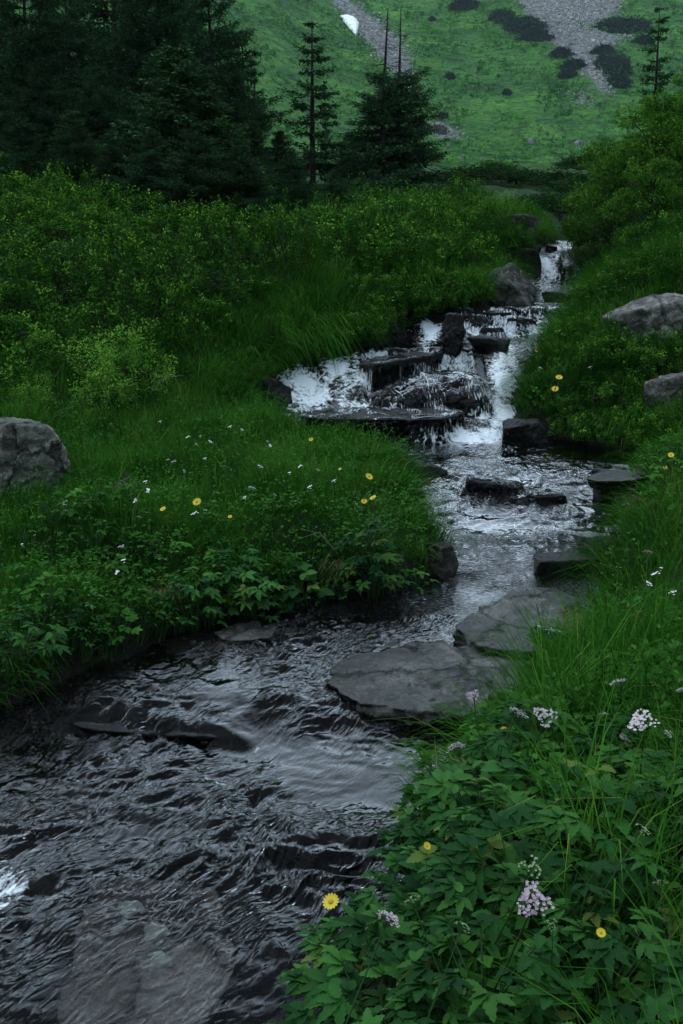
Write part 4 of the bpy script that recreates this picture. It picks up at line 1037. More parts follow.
for px, row, s, lab in [(122, 372, 1.0, 'bright yellow green shrub standing out on the lower left hillside'), (105, 394, .62, 'small bright shrub just below the larger bright one'), (40, 350, .55, 'little bright leafy shrub left of the bright one'), (505, 206, .7, 'bright leafy shrub on the slope above the highest waterfall'), (35, 392, .5, 'small bright shrub above the grey boulder')]:
    X_, Y_, Z_ = hit(px, row, .1); park(FE, 0, (X_, Y_, Z_), px, lab, None, s)

# big shrubs in the valley behind
DS = [shrub_proto('valley_shrub', 380 + i, 1.0, .95, 6000, .085, M['dark_shrub'], lump=.45, inner=.4) for i in range(4)]
AL = [shrub_proto('alder_bush', 400 + i, 1.0, 1.0, 6500, .075, M['alder'], lump=.5, inner=.35, upd=.2) for i in range(3)]
val = [  # px, row of the top, Y, half width px, kind
    (400, 190, 20, 40, 0), (440, 180, 22, 45, 0), (478, 176, 25, 45, 0), (520, 172, 28, 45, 0), (560, 175, 26, 42, 0), (590, 172, 24, 36, 0), (470, 172, 34, 26, 0), (425, 165, 32, 30, 0), (515, 178, 38, 22, 0), (548, 170, 36, 30, 0), (588, 150, 33, 30, 0), (572, 180, 30, 24, 0), (495, 182, 30, 24, 0),
        (350, 168, 22, 40, 0), (300, 172, 20, 45, 0), (255, 165, 19, 45, 0), (330, 150, 27, 40, 0), (280, 148, 27, 40, 0), (215, 150, 18, 45, 0),
    (370, 142, 30, 40, 0), (455, 200, 18.5, 30, 0), (540, 200, 20, 36, 0), (500, 196, 20, 34, 0), (150, 140, 18, 50, 0), (90, 140, 18, 50, 0), (30, 140, 18, 55, 0), (575, 196, 19.5, 30, 0), (620, 210, 14.5, 34, 0),
    (320, 190, 18, 40, 0), (245, 186, 17.2, 38, 0),
    (180, 165, 13.6, 45, 0), (230, 170, 14.2, 45, 0), (285, 178, 15.5, 42, 0), (340, 176, 16.5, 40, 0), (400, 178, 17.5, 36, 0), (440, 172, 19, 36, 0), (265, 150, 17, 45, 0), (310, 158, 17.5, 40, 0), (365, 160, 18.5, 40, 0), (50, 160, 13.3, 50, 0), (110, 165, 13.2, 50, 0), (0, 158, 13.3, 50, 0), (500, 186, 19, 36, 0), (560, 184, 22, 36, 0), (590, 190, 18, 30, 0)]
for i, (px, top, Y_, hw, _) in enumerate(val):
    X_, _, zt = at_depth(px, top + (16 if px > 400 else 0), Y_); zb = float(terrain(X_, Y_))
    d = project(X_, Y_, zb)[2]; Rr = hw / F * d; Hh = max(.5, zt - zb)
    side = 'at the foot of the left spruces' if px < 350 else 'across the valley behind the highest waterfall'
    park(DS, i, (X_, Y_, zb - .1), r.uniform(0, 6.28), 'dark leafy shrub in the thicket ' + side, 'dark shrubs ' + side, (Rr * 1.15, Rr * 1.0, Hh / 1.45))

# light green leafy tree on the right: trunk, limbs and leaf clumps
def leaf_tree(name, seed, H, R, n, L, m, nl=12):
    r = np.random.default_rng(seed); st = [([(0, 0, -.2), (.06, 0, H * .4), (-.05, .05, H * .9)], [H * .022, H * .015, H * .005])]
    C = []
    for i in range(nl * 3):
        h = H * r.uniform(.18, .97); a = r.uniform(0, 6.28); o_ = R * r.uniform(.25, 1) * math.sin(math.pi * min(.97, .25 + .72 * h / H)) ** .6
        tip = np.array((o_ * math.cos(a), o_ * math.sin(a), h))
        st.append(([(0, 0, h * .55), tip * (.5, .5, .85), tip], [H * .008, H * .005, H * .002])); C.append((tip, R * r.uniform(.14, .30)))
    P, D, Nn = [], [], []
    per = n // len(C)
    for c, s in C:
        d = r.normal(size=(per, 3)); d /= np.linalg.norm(d, axis=1)[:, None]; q = r.uniform(.2, 1, per) ** .5
        P.append(c + d * (q * s)[:, None] * np.array([1.15, 1.15, .75])); v = d + r.normal(size=(per, 3)) * .6; v[:, 2] -= .1; D.append(v / np.linalg.norm(v, axis=1)[:, None])
        Nn.append(d * .5 + r.normal(size=(per, 3)) * .5 + np.array([0, 0, .8]))
    P = np.concatenate(P); n = len(P); l = r.uniform(.65, 1.3, n) * L
    T = np.clip(r.uniform(0, .7, n) + .4 * pnoise3(P * 1.8, seed), 0, 1)
    V, Q, T = leaf_quads(P, np.concatenate(D), np.concatenate(Nn), l, l * r.uniform(.5, .75, n), T)
    t = thing(name, 'x', 'tree')
    obj('crown', npmesh(name + '_crown', V, Q, {'tint': T}), m, t)
    v, q = tubes(st, 6); obj('trunk', npmesh(name + '_trunk', v, q, smooth=True), M['bark'], t)
    return t
LT = [leaf_tree('alder_tree', 430 + i, 2.2, 1.0, 10500, .060, M['alder']) for i in range(2)]
for i, (px, top, Y_, s, lab) in enumerate([(662, 88, 12.0, 1.0, 'light green leafy tree leaning in at the right edge of the valley'), (622, 128, 13.2, .75, 'smaller leafy tree with yellow green leaves left of the right hand one'), (700, 60, 13.5, 1.15, 'taller leafy tree cut by the right edge'), (598, 178, 15.5, .45, 'low leafy sapling on the right rim above the highest waterfall'), (655, 150, 11.2, .62, 'leafy sapling in front of the light green tree')]):
    X_, _, zt = at_depth(px, top, Y_); zb = float(terrain(X_, Y_)); h = max(.6, zt - zb)
    park(LT, i, (X_, Y_, zb - .1), i * 1.7, lab, None, (h / 2.2 * .95 * (1.1 if i != 3 else 1.6), h / 2.2, h / 2.2))

# ------------------------------------------------------------------ spruces
def spruce_proto(name, seed, H, R, dens=1.0, thin=False, dead=0.0, lowstart=.06):
    r = np.random.default_rng(seed); st, P, D, LL, T = [], [], [], [], []
    wob = r.uniform(-.02, .02, 2)
    st.append(([(0, 0, -.3), (wob[0] * H, wob[1] * H, H * .5), (0, 0, H)], [H * .018, H * .011, H * .002]))
    h = H * lowstart; top = H * (1 - dead)
    twigs = []
    while h < top:
        f = h / H
        nb = r.integers(6, 10) if not thin else r.integers(3, 6)
        for b in range(nb):
            a = r.uniform(0, 6.28); Lb = R * ((1 - f) ** .75 + .05) * r.uniform(.5, 1.2)
            dz = Lb * (r.uniform(-.35, -.05) + .55 * f)
            p0 = np.array((0, 0, h)); p2 = np.array((Lb * math.cos(a), Lb * math.sin(a), h + dz + Lb * .12)); p1 = np.array((Lb * .55 * math.cos(a), Lb * .55 * math.sin(a), h + dz * .75))
            st.append(([p0, (p0 + 2 * p1 + p2) / 4, p2], [.004 + Lb * .008, .003 + Lb * .004, .002]))
            nt_ = int((12 + 40 * Lb) * dens)
            for t in r.uniform(.12, 1, nt_):
                c = (1 - t) ** 2 * p0 + 2 * t * (1 - t) * p1 + t * t * p2
                dd = np.array((math.cos(a), math.sin(a), .05)); sd_ = np.array((-math.sin(a), math.cos(a), 0))
                tl = Lb * .35 * (1.1 - t) + .05
                v = sd_ * r.uniform(-1, 1) * 1.3 + dd * r.uniform(.3, 1) + np.array((0, 0, r.uniform(-.55, .15))); v /= np.linalg.norm(v)
                m_ = max(2, int(tl / .036))
                for j in range(m_):
                    P.append(c + v * tl * j / m_ + r.normal(size=3) * .012); w_ = v + r.normal(size=3) * .45; D.append(w_ / np.linalg.norm(w_)); LL.append(r.uniform(.04, .078)); T.append(min(1, r.uniform(0, .55) + (.4 if j == m_ - 1 and r.uniform() < .5 else 0)))
        h += H * r.uniform(.028, .05) * (1.5 if thin else 1)
    if dead:
        for k in range(int(34)):
            hh = r.uniform(top, H * .98); a = r.uniform(0, 6.28); l = .28 * (1 - (hh - top) / (H - top)) + .05
            st.append(([(0, 0, hh), (l * .6 * math.cos(a), l * .6 * math.sin(a), hh - .03), (l * math.cos(a), l * math.sin(a), hh - .02)], [.005, .004, .002]))
    LL = np.array(LL); n = len(LL)
    V, Q, T = leaf_quads(np.array(P), np.array(D), rdir(n, .8), LL, LL * .36, np.array(T))
    t = thing(name, 'x', 'tree')
    obj('crown', npmesh(name + '_crown', V, Q, {'tint': T}), M['young_spruce' if name == 'young_spruce' else 'spruce'], t)
    v, q = tubes(st, 5); obj('trunk', npmesh(name + '_trunk', v, q, smooth=True), M['bark'], t)
    print(name, n)
    return t
BS = [spruce_proto('spruce_tree', 500 + i, 4.2, 1.7, 1.3, lowstart=.02) for i in range(3)]
YS = [spruce_proto('young_spruce', 520 + i, 2.4, .85, 1.5, lowstart=.02) for i in range(2)]
TS = [spruce_proto('thin_spruce', 540 + i, 3.0, .62, 1.2, True) for i in range(2)]
DT = [spruce_proto('dead_topped_spruce', 560 + i, 3.6, 1.0, 1.3, False, .36) for i in range(2)]
def tree(pool, i, px, top, Y_, lab, wid=1.0, H0=4.2):
    X_, _, zt = at_depth(px, top, Y_); zb = float(terrain(X_, Y_)); s = (zt - zb) / H0
    park(pool, i, (X_, Y_, zb - .05), i * 2.1 + px, lab, None, (s * wid, s * wid, s))
for i, (px, top, Y_, wid, lab) in enumerate([
        (20, -70, 16.5, 1.0, 'tall dark spruce at the left edge of the wood'), (62, -40, 19, 1.0, 'dark spruce second from the left edge of the wood'), (105, -110, 21, 1.1, 'very tall dark spruce rising behind the middle of the left wood'),
        (150, -90, 17.5, .95, 'tall spruce with bare grey trunk showing in the left wood'), (205, -45, 19.5, .95, 'tall dark spruce at the right side of the left wood'), (-25, -60, 18.5, 1.1, 'dark spruce cut by the left picture edge'),
        (185, -20, 23, 1.0, 'dark spruce standing behind the right side of the left wood'), (38, 55, 15.2, 1.3, 'broad low spruce in front of the left edge spruces'), (95, 62, 15.4, 1.2, 'broad low spruce in the middle front of the left wood'),
        (228, 60, 18.2, 1.1, 'low spruce at the right end of the left wood'), (-8, 85, 14.6, 1.3, 'lowest broad spruce in the left bottom corner of the wood'), (130, 95, 14.8, 1.3, 'small broad spruce in front of the young bright tipped spruce'),
        (20, 112, 13.2, 1.5, 'lowest bushy spruce at the left edge above the bilberry slope'), (75, 118, 13.3, 1.5, 'squat dark spruce just above the left bilberry slope'), (128, 128, 13.2, 1.4, 'squat dark spruce below the pale tipped young one'), (215, 118, 14.2, 1.5, 'squat dark spruce at the right foot of the wood'),
        (150, 125, 12.4, 1.5, 'low spreading spruce at the edge of the bilberry slope'), (240, 140, 11.9, 1.6, 'low spreading spruce under the thin spires'), (290, 152, 12.2, 1.6, 'low spreading spruce under the slender spruce'), (335, 165, 12.9, 1.5, 'low spreading spruce left of the dead topped spruce'), (375, 165, 15.5, 1.4, 'low spreading spruce beneath the dead topped spruce'), (110, 140, 12.9, 1.5, 'flat spreading spruce above the bilberry slope'), (195, 120, 12.0, 1.6, 'second low spreading spruce at the edge of the bilberry slope')]):
    tree(BS, i, px, top, Y_, lab, wid)
for i, (px, top, Y_, wid, lab) in enumerate([(176, 42, 13.6, 1.5, 'young spruce with pale tips in the front of the left wood'), (208, 88, 13.2, 1.5, 'bushy young spruce just right of the pale tipped one'), (280, 128, 19.5, 1.3, 'little bushy spruce in the gap left of the slender spruce'),
        (70, 105, 14.4, 1.3, 'bushy young spruce low in front of the left wood'), (604, 150, 17, .8, 'small dark spruce on the right rim of the valley'), (350, 130, 21, 1.2, 'little bushy spruce between the slender and the dead topped trees'), (250, 118, 17, 1.3, 'bushy young spruce beneath the thin spires')]):
    tree(YS, i, px, top, Y_, lab, wid, 2.4)
for i, (px, top, Y_, wid, lab) in enumerate([(312, 20, 19, 1.35, 'slender spruce alone against the green slope'), (242, 24, 20, .9, 'thin spruce spire right of the left wood'), (254, 48, 18.5, .9, 'shorter thin spruce spire against the green slope'), (325, 75, 20, .45, 'leafless thin pole tree beside the slender spruce'), (660, 4, 15.5, 1.0, 'tall thin conifer rising above the leafy trees on the right')]):
    tree(TS, i, px, top, Y_, lab, wid, 3.0)
tree(DT, 0, 388, 6, 19.5, 'bushy spruce with a long bare dead top in mid valley', 1.2, 3.6)
tree(DT, 1, 401, 6, 20.2, 'second dead topped spruce close behind the first in mid valley', 1.05, 3.6)

# ------------------------------------------------------------------ flowers
def lin_tube(p, r_, n=5): return tube(p, r_, n)
def daisy_head(R, petals, bend=.15):
    V, Q, b = [], [], 0
    for k in range(petals):
        a = 2 * math.pi * k / petals; c, s = math.cos(a), math.sin(a); w = R * math.sin(math.pi / petals) * .8
        for (t, ww) in ((.18, .45), (.6, 1.0), (.88, .8), (1.0, .25)):
            for sg in (-1, 1):
                V.append((R * t * c - sg * w * ww * s, R * t * s + sg * w * ww * c, R * bend * t * t * (1 if k % 2 else .8)))
        for j in range(3): Q.append((b + 2 * j, b + 2 * j + 1, b + 2 * j + 3, b + 2 * j + 2))
        b += 8
    return np.array(V), np.array(Q)
def dome(R, h, n=10, rings=4):
    V, Q = [], []
    for i in range(rings + 1):
        t = i / rings * math.pi / 2
        for k in range(n):
            a = 2 * math.pi * k / n; V.append((R * math.cos(t) * math.cos(a), R * math.cos(t) * math.sin(a), h * math.sin(t)))
    for i in range(rings):
        for k in range(n): Q.append((i * n + k, i * n + (k + 1) % n, (i + 1) * n + (k + 1) % n, (i + 1) * n + k))
    return np.array(V), np.array(Q)
def stem_curve(H, bx, by, r0): return [(-bx, -by, -H), (-bx * .3, -by * .3, -H * .5), (0, 0, 0)], [r0, r0 * .85, r0 * .7]

def yellow_flower(R, H, tiltv):
    t = thing('yellow_flower', 'x', 'flower')
    v, q = daisy_head(R, 15); hd = obj('petals', npmesh('yellow_petals', v, q, smooth=True), M['yellow'], t); hd.rotation_euler = tiltv
    v, q = dome(R * .33, R * .2); dk = obj('disc', npmesh('flower_disc', v, q, smooth=True), M['orange'], t); dk.rotation_euler = tiltv
    v, q = tube(*stem_curve(H, .03, .02, .0018)); obj('stem', npmesh('flower_stem', v, q, smooth=True), M['stem'], t)
    return t
YF = [yellow_flower(.020, .32, (.75, .15, 0)), yellow_flower(.020, .32, (.45, -.35, 0))]
ylist = [(197, 502, 10, 'bright yellow flower in the middle of the left bank meadow', .12), (163, 510, 7, 'orange yellow flower left of the bright one in the meadow', .1), (369, 477, 9, 'yellow flower nearest the rapids on the left bank', .2), (373, 498, 8, 'yellow flower low at the right end of the left meadow', .15), (364, 502, 7, 'yellow flower beside the low one at the right end of the left meadow', .12),
         (559, 378, 8, 'upper yellow flower on the right mound beside the cascade', .12), (555, 390, 8, 'lower yellow flower on the right mound beside the cascade', .12), (331, 902, 19, 'large yellow flower hanging over the stream at the bottom', .3), (427, 846, 9, 'yellow flower at the water edge of the leafy herbs', .35), (437, 800, 7, 'half open yellow flower above the one at the water edge', .3),
         (504, 730, 8, 'small round yellow flower beneath the pink umbels', .25), (601, 933, 11, 'yellow flower among the long grass at the lower right', .35), (671, 455, 7, 'yellow flower in the leafy clump at the right edge', .15), (665, 468, 6, 'lower yellow flower in the leafy clump at the right edge', .12), (536, 351, 4, 'tiny yellow flower left on the right mound', .1),
         (425, 274, 4, 'tiny yellow flower high on the left slope above the cascade', .1), (418, 285, 4, 'second tiny yellow flower above the cascade', .1), (230, 518, 5, 'small yellow flower right of the meadow pair', .1), (311, 440, 5, 'small yellow flower at the far edge of the meadow', .15), (340, 470, 4, 'tiny yellow flower between meadow and rapids', .1)]
def put(pool, i, px, row, size, lab, h, R0, group=None):
    X_, Y_, Z_ = hit(px, row, h); zt = Z_ + h
    d = project(X_, Y_, zt)[2]; s = size / F * d / (2 * R0)
    o = park(pool, i, (X_, Y_, zt), (i % 3 - 1) * .5, lab, group, s)
    for c in o.children:
        if c.name.startswith('stem'): c.scale = (1, 1, max(.2, (h + .03) / (.32 * s)))
    return o
for i, (px, row, sz, lab, h) in enumerate(ylist): put(YF, i, px, row, sz * .92, lab, h + (.09 if h < .2 else 0), .020)

def umbel(seed, R, H, m, flat=.5, nn=90, name='pink_umbel'):
    r = np.random.default_rng(seed); V, Q, T, st, b = [], [], [], [], 0
    for k in range(nn):
        rr = R * math.sqrt(r.uniform(0, 1)); a = r.uniform(0, 6.28); irregular = 1 + .25 * math.sin(3 * a + seed)
        c = np.array((rr * irregular * math.cos(a), rr * irregular * math.sin(a), R * flat * (1 - (rr / R) ** 2) + r.normal() * R * .08))
        fr_ = R * r.uniform(.09, .15)
        for j in range(5):
            a2 = 2 * math.pi * j / 5 + r.uniform(-.2, .2)
            d = np.array((math.cos(a2), math.sin(a2), r.uniform(.1, .7))); s = np.array((-math.sin(a2), math.cos(a2), 0))
            V += [c, c + d * fr_ * .6 + s * fr_ * .4, c + d * fr_, c + d * fr_ * .6 - s * fr_ * .4]; Q.append((b, b + 1, b + 2, b + 3)); T += [r.uniform(0, 1)] * 4; b += 4
        if k % 4 == 0: st.append(([(0, 0, -R * .9), c * .5 + np.array((0, 0, -R * .3)), c], [R * .03, R * .02, R * .015]))
    t = thing(name, 'x', 'flower')
    obj('blossom', npmesh(name + '_blossom', V, Q, {'tint': np.array(T)}), m, t)
    st.append(([(-.05, -.02, -H), (-.02, -.01, -H * .5), (0, 0, -R * .9)], [.0026, .0023, .002]))
    v, q = tubes(st, 5); obj('stem', npmesh('umbel_stem', v, q, smooth=True), M['stem'], t)
    return t
PU = [umbel(600, .03, .45, M['pink'], .55), umbel(601, .03, .45, M['pink'], .35)]
BU = [umbel(610, .03, .40, M['blush'], .35, 80, 'blush_umbel'), umbel(611, .03, .40, M['blush'], .25, 70, 'blush_umbel')]
GB = [umbel(620, .028, .40, M['bud'], .5, 30, 'budding_umbel')]
def put_u(pool, i, px, row, size, lab, h, R0=.03, group=None, tl=.5):
    X_, Y_, Z_ = hit(px, row, h); zt = Z_ + h
    d = project(X_, Y_, zt)[2]; s = size / F * d / (2 * R0)
    park(pool, i, (X_, Y_, zt), i * 1.9, lab, group, s, (tl, 0))
for i, (px, row, sz, lab, h) in enumerate([(533, 905, 34, 'large pale pink umbel at the bottom among dark leaves', .5), (389, 920, 24, 'pink umbel left of the large one near the water', .45), (457, 750, 20, 'dusty pink umbel hanging at the stream edge above the leaves', .3), (473, 696, 13, 'tiny pink umbel seen against the broad flat slab', .35)]): put_u(PU, i, px, row, sz, lab, h)
for i, (px, row, sz, lab, h) in enumerate([(545, 718, 22, 'flat whitish umbel in front of the broad slab', .35), (517, 714, 20, 'pinkish white umbel left of the flat whitish one', .32), (617, 684, 16, 'blush umbel highest on the right bank', .35), (643, 722, 26, 'widest blush umbel toward the right edge', .4), (624, 739, 12, 'small blush umbel below the widest one', .3), (604, 716, 10, 'small blush umbel between the whitish and the widest ones', .35),
        (635, 724, 14, 'blush umbel touching the widest one', .34), (668, 734, 9, 'little blush umbel at the right edge', .3), (648, 553, 10, 'blush umbel alone in the upper right bank grass', .25), (680, 692, 8, 'tiny blush umbel cut by the right edge', .3)]): put_u(BU, i, px, row, sz, lab, h)
for i, (px, row, sz, lab, h) in enumerate([(530, 870, 22, 'pale green budding umbel just above the large pink one', .5), (463, 930, 18, 'pale green budding umbel between the two big pink ones', .45), (413, 902, 16, 'pale green budding umbel right of the lower left pink one', .45), (551, 928, 12, 'pale green budding umbel just below the large pink one', .45), (642, 833, 16, 'pale green budding umbel at the right side above the long grass', .45), (660, 885, 14, 'pale green budding umbel over the long grass at the right edge', .4)]): put_u(GB, i, px, row, sz, lab, h, .028)

def white_flower(seed):
    r = np.random.default_rng(seed); t = thing('white_flower', 'x', 'flower')
    V, Q, b = [], [], 0
    for k in range(7):
        v, q = daisy_head(.0065, 5, .3); v = v + np.array((r.normal() * .008, r.normal() * .008, r.normal() * .005)); V.append(v); Q.append(q + b); b += len(v)
    obj('blossom', npmesh('white_blossom', np.concatenate(V), np.concatenate(Q)), M['white'], t)
    v, q = tube(*stem_curve(.2, .02, .01, .0012)); obj('stem', npmesh('white_stem', v, q, smooth=True), M['stem'], t)
    return t
WF = [white_flower(630), white_flower(631)]
wl = [(230, 430), (242, 433), (197, 448), (182, 465), (190, 463), (174, 465), (205, 462), (270, 449), (268, 445), (236, 436), (226, 437), (168, 463), (145, 486), (148, 495), (136, 505), (139, 522), (147, 519), (122, 551), (123, 565), (117, 577), (66, 508), (66, 515), (80, 524), (35, 540), (22, 549), (135, 506), (245, 502), (252, 492), (280, 487), (283, 480),
      (289, 477), (300, 470), (310, 491), (318, 474), (215, 490), (172, 455), (200, 440), (188, 440), (334, 485), (260, 470), (276, 500), (299, 505), (205, 515), (195, 518), (160, 425), (210, 445), (185, 475), (225, 470)]
for i, (px, row) in enumerate(wl):
    lab = 'tiny white flower cluster in the grass near the far edge of the left meadow' if row < 456 else ('tiny white flower cluster in the middle of the left meadow' if px > 155 else 'tiny white flower cluster beside the leafy herbs of the left bank')
    X_, Y_, Z_ = hit(px, row, .17)
    park(WF, i, (X_, Y_, Z_ + .19), i, lab, lab.replace('tiny white flower cluster', 'white flowers'), random.uniform(.5, .9), (.3, 0))
for i, (px, row) in enumerate([(590, 372), (540, 372), (555, 364), (600, 345), (660, 575), (655, 580), (672, 600), (648, 590)]):
    lab = 'tiny white flower on the right grassy mound' if row < 450 else 'tiny white flower in the upper right bank grass'
    X_, Y_, Z_ = hit(px, row, .15)
    park(WF, i, (X_, Y_, Z_ + .18), i, lab, lab.replace('tiny white flower', 'white flowers'), .8, (.3, 0))

# ------------------------------------------------------------------ dry tuft and bare twigs
def tuft(name, label, px, row, n, L, heading):
    X_, Y_, Z_ = hit(px, row, .12)
    a = heading + rng.normal(size=n) * .5
    b = blades(rng.normal(size=n) * .04, rng.normal(size=n) * .03, np.zeros(n), rng.uniform(.6, 1.2, n) * L, np.cos(a), np.sin(a), rng.uniform(.3, .8, n), rng.uniform(-.7, .3, n), np.full(n, .0035), rng.uniform(0, 1, n), 4)
    o = obj(name, npmesh(name, b[0], b[1], {'tint': b[2]}), M['dry']); o.location = (X_, Y_, Z_ + .03)
    return tag(o, label, 'grass tuft')
tuft('dry_grass_tuft', 'tuft of dead straw coloured grass hanging at the right bank', 588, 612, 170, .30, math.radians(215))
tuft('dry_grass_tuft', 'dead grass tuft drooping from the left bank over the water', 160, 580, 90, .22, math.radians(280))
tuft('dry_grass_tuft', 'sparse straw tuft at the tip of the left bank', 345, 558, 40, .26, math.radians(240))
tuft('dry_grass_tuft', 'small straw tuft under the pink umbels of the right bank', 560, 690, 50, .22, math.radians(230))
tuft('dry_grass_tuft', 'brown tuft under the leafy clump above the black rock', 645, 490, 60, .2, math.radians(200))
def bare_twig(label, px, row, h, L, n=5, rz=0, rad=.004):
    X_, Y_, Z_ = hit(px, row, h); r = np.random.default_rng(int(px * 7 + row))
    st = []
    for k in range(n):
        a = rz + r.normal() * .7; l = L * r.uniform(.5, 1)
        st.append(([(0, 0, -.05), (l * .5 * math.cos(a), l * .2 * math.sin(a), l * .3 + r.normal() * .02), (l * math.cos(a), l * .4 * math.sin(a), l * r.uniform(.1, .7))], [rad, rad * .8, rad * .4]))
    v, q = tubes(st, 5)
    o = obj('bare_twig', npmesh('bare_twig', v, q, smooth=True), M['twig']); o.location = (X_, Y_, Z_ + h)
    return tag(o, label, 'twig')
bare_twig('bare whitish twig lying in the grass right of the grey boulder', 108, 492, .12, .16)
bare_twig('pale thin stalk arching over the tip of the left bank', 338, 548, .2, .26, 2, 2.6, .003)
bare_twig('grey dead twig under the bright yellow green shrub', 150, 388, .1, .3, 4)
bare_twig('pale bent twigs in the thicket of the left wood', 235, 158, .5, .3, 7, 0, .006)
bare_twig('pale crooked branch in the shrubs below the slender spruce', 330, 152, .5, .35, 2, 2.0, .006)
bare_twig('short grey stick in the lower left hillside grass', 50, 376, .1, .25, 1, .2, .006)

# ------------------------------------------------------------------ the mountain's things: dwarf pines, stones, snow
DP = [shrub_proto('dwarf_pine', 700 + i, 1.0, .5, 2600, .12, M['dwarf'], lump=.5, inner=.6) for i in range(4)]
dw = [(526, 26, 19, 9, 'broad dwarf pine thicket left of the scree'), (624, 26, 27, 9, 'widest dwarf pine thicket right of the scree'), (561, 55, 11, 3.5, 'narrow dwarf pine strip touching the scree at its left'), (574, 67, 12, 4, 'dwarf pine strip under the narrow one'), (568, 76, 9, 3.2, 'small dwarf pine patch lowest at the left of the scree'),
      (612, 64, 18, 12, 'large round dwarf pine thicket beside the foot of the scree'), (618, 82, 12, 6, 'dwarf pine patch just below the large round one'), (603, 52, 11, 4, 'dwarf pine patch on the upper shoulder of the large round one'), (465, 7, 14, 4, 'dwarf pine patch high on the open slope'), (502, 18, 13, 6, 'dwarf pine patch toward the scree on the high slope'),
      (432, 20, 4, 1.6, 'tiny dwarf pine alone high on the slope'), (450, 77, 5, 2.5, 'small round dwarf pine alone in the middle of the slope'), (507, 93, 4.5, 2.6, 'small round dwarf pine right of the lone middle one'), (443, 117, 5.5, 3, 'small dwarf pine above the stony patch'), (535, 38, 16, 4, 'dwarf pine strip reaching down from the broad thicket'), (643, 42, 10, 3, 'dwarf pine strip near the thin conifer')]
for i, (px, row, rx, ry, lab) in enumerate(dw):
    X_, Y_, Z_ = hit_far(px, row + ry * .3); d = project(X_, Y_, Z_)[2]
    Rr = rx / F * d; Hh = min(2.2, .5 * Rr + .5) / .5
    dep_ = ry / F * d / .45
    park(DP, i, (X_, Y_, Z_ - .2), 0, lab, None, (Rr, max(dep_, 1.0), Hh), (math.atan(.5), 0))
for i, (px, row, sz, lab) in enumerate([(449, 147, 4, 'pale stone in the grass at the foot of the slope'), (462, 157, 4.5, 'pale stone lowest at the foot of the slope'), (531, 143, 8, 'pale outcrop on the lower middle of the slope'), (578, 145, 8, 'pale outcrop near the leafy tree on the slope'), (599, 158, 7, 'bright stone beside the leafy trees on the slope'), (568, 130, 3, 'tiny pale stone above the outcrop'), (440, 133, 14, 'dark broken outcrop behind the dead topped spruce'), (470, 140, 3, 'tiny pale stone right of the dark outcrop'), (417, 98, 4, 'pale stone at the lower end of the gully scree'), (590, 90, 4, 'grey stone below the foot of the scree')]):
    X_, Y_, Z_ = hit_far(px, row); d = project(X_, Y_, Z_)[2]; s = sz / F * d
    rock('slope_stone', lab, rnd_planes(740 + i), (s * 1.1, s * .8, s * .8), (X_, Y_, Z_ + s * .1), M['pale_rock'] if i != 6 else M['bank_rock'], i, 14, 14, .07, 740 + i, cat='stone')
# tussocks of the far slope (nobody could count them)
n = 42000
q = np.stack([rng.uniform(-75, 110, n), 120 + 190 * rng.uniform(0, 1, n) ** .8], 1)
p_, r_, _ = project(q[:, 0], q[:, 1], mountain(q[:, 0], q[:, 1])); ok = (p_ > -120) & (p_ < 800) & (r_ > -60) & (r_ < 240)
for P in SCR[:3]:
    ok &= poly_sd(P, q)[0] > 0
ok &= pnoise(q[:, 0] / 9, q[:, 1] / 12, 131) + .6 * pnoise(q[:, 0] / 2.5, q[:, 1] / 3, 132) > -.15
q = q[ok]; n = len(q); zz = mountain(q[:, 0], q[:, 1]); k = 3
P = np.repeat(np.stack([q[:, 0], q[:, 1], zz - .05], 1), k, 0) + rng.normal(size=(n * k, 3)) * np.array([.25, .25, 0])
d = rdir(n * k, 1.2); d[:, 2] = np.abs(d[:, 2]) * .6; d /= np.linalg.norm(d, axis=1)[:, None]
l = np.repeat(rng.uniform(.25, .75, n) * (1 + 1.2 * (rng.uniform(size=n) < .04)), k) * rng.uniform(.7, 1.2, n * k)
V, Q, T = leaf_quads(P, d, rdir(n * k, 1.0), l, l * .8, np.clip(np.repeat(.58 + .26 * pnoise(q[:, 0] / 14, q[:, 1] / 18, 133) + rng.normal(size=n) * .10, k), 0, .9))
o = kind(obj('slope_tussocks', npmesh('slope_tussocks', V, Q, {'tint': T}), M['tussock']), 'stuff'); o['label'] = 'grass tussocks covering the far mountain slope'
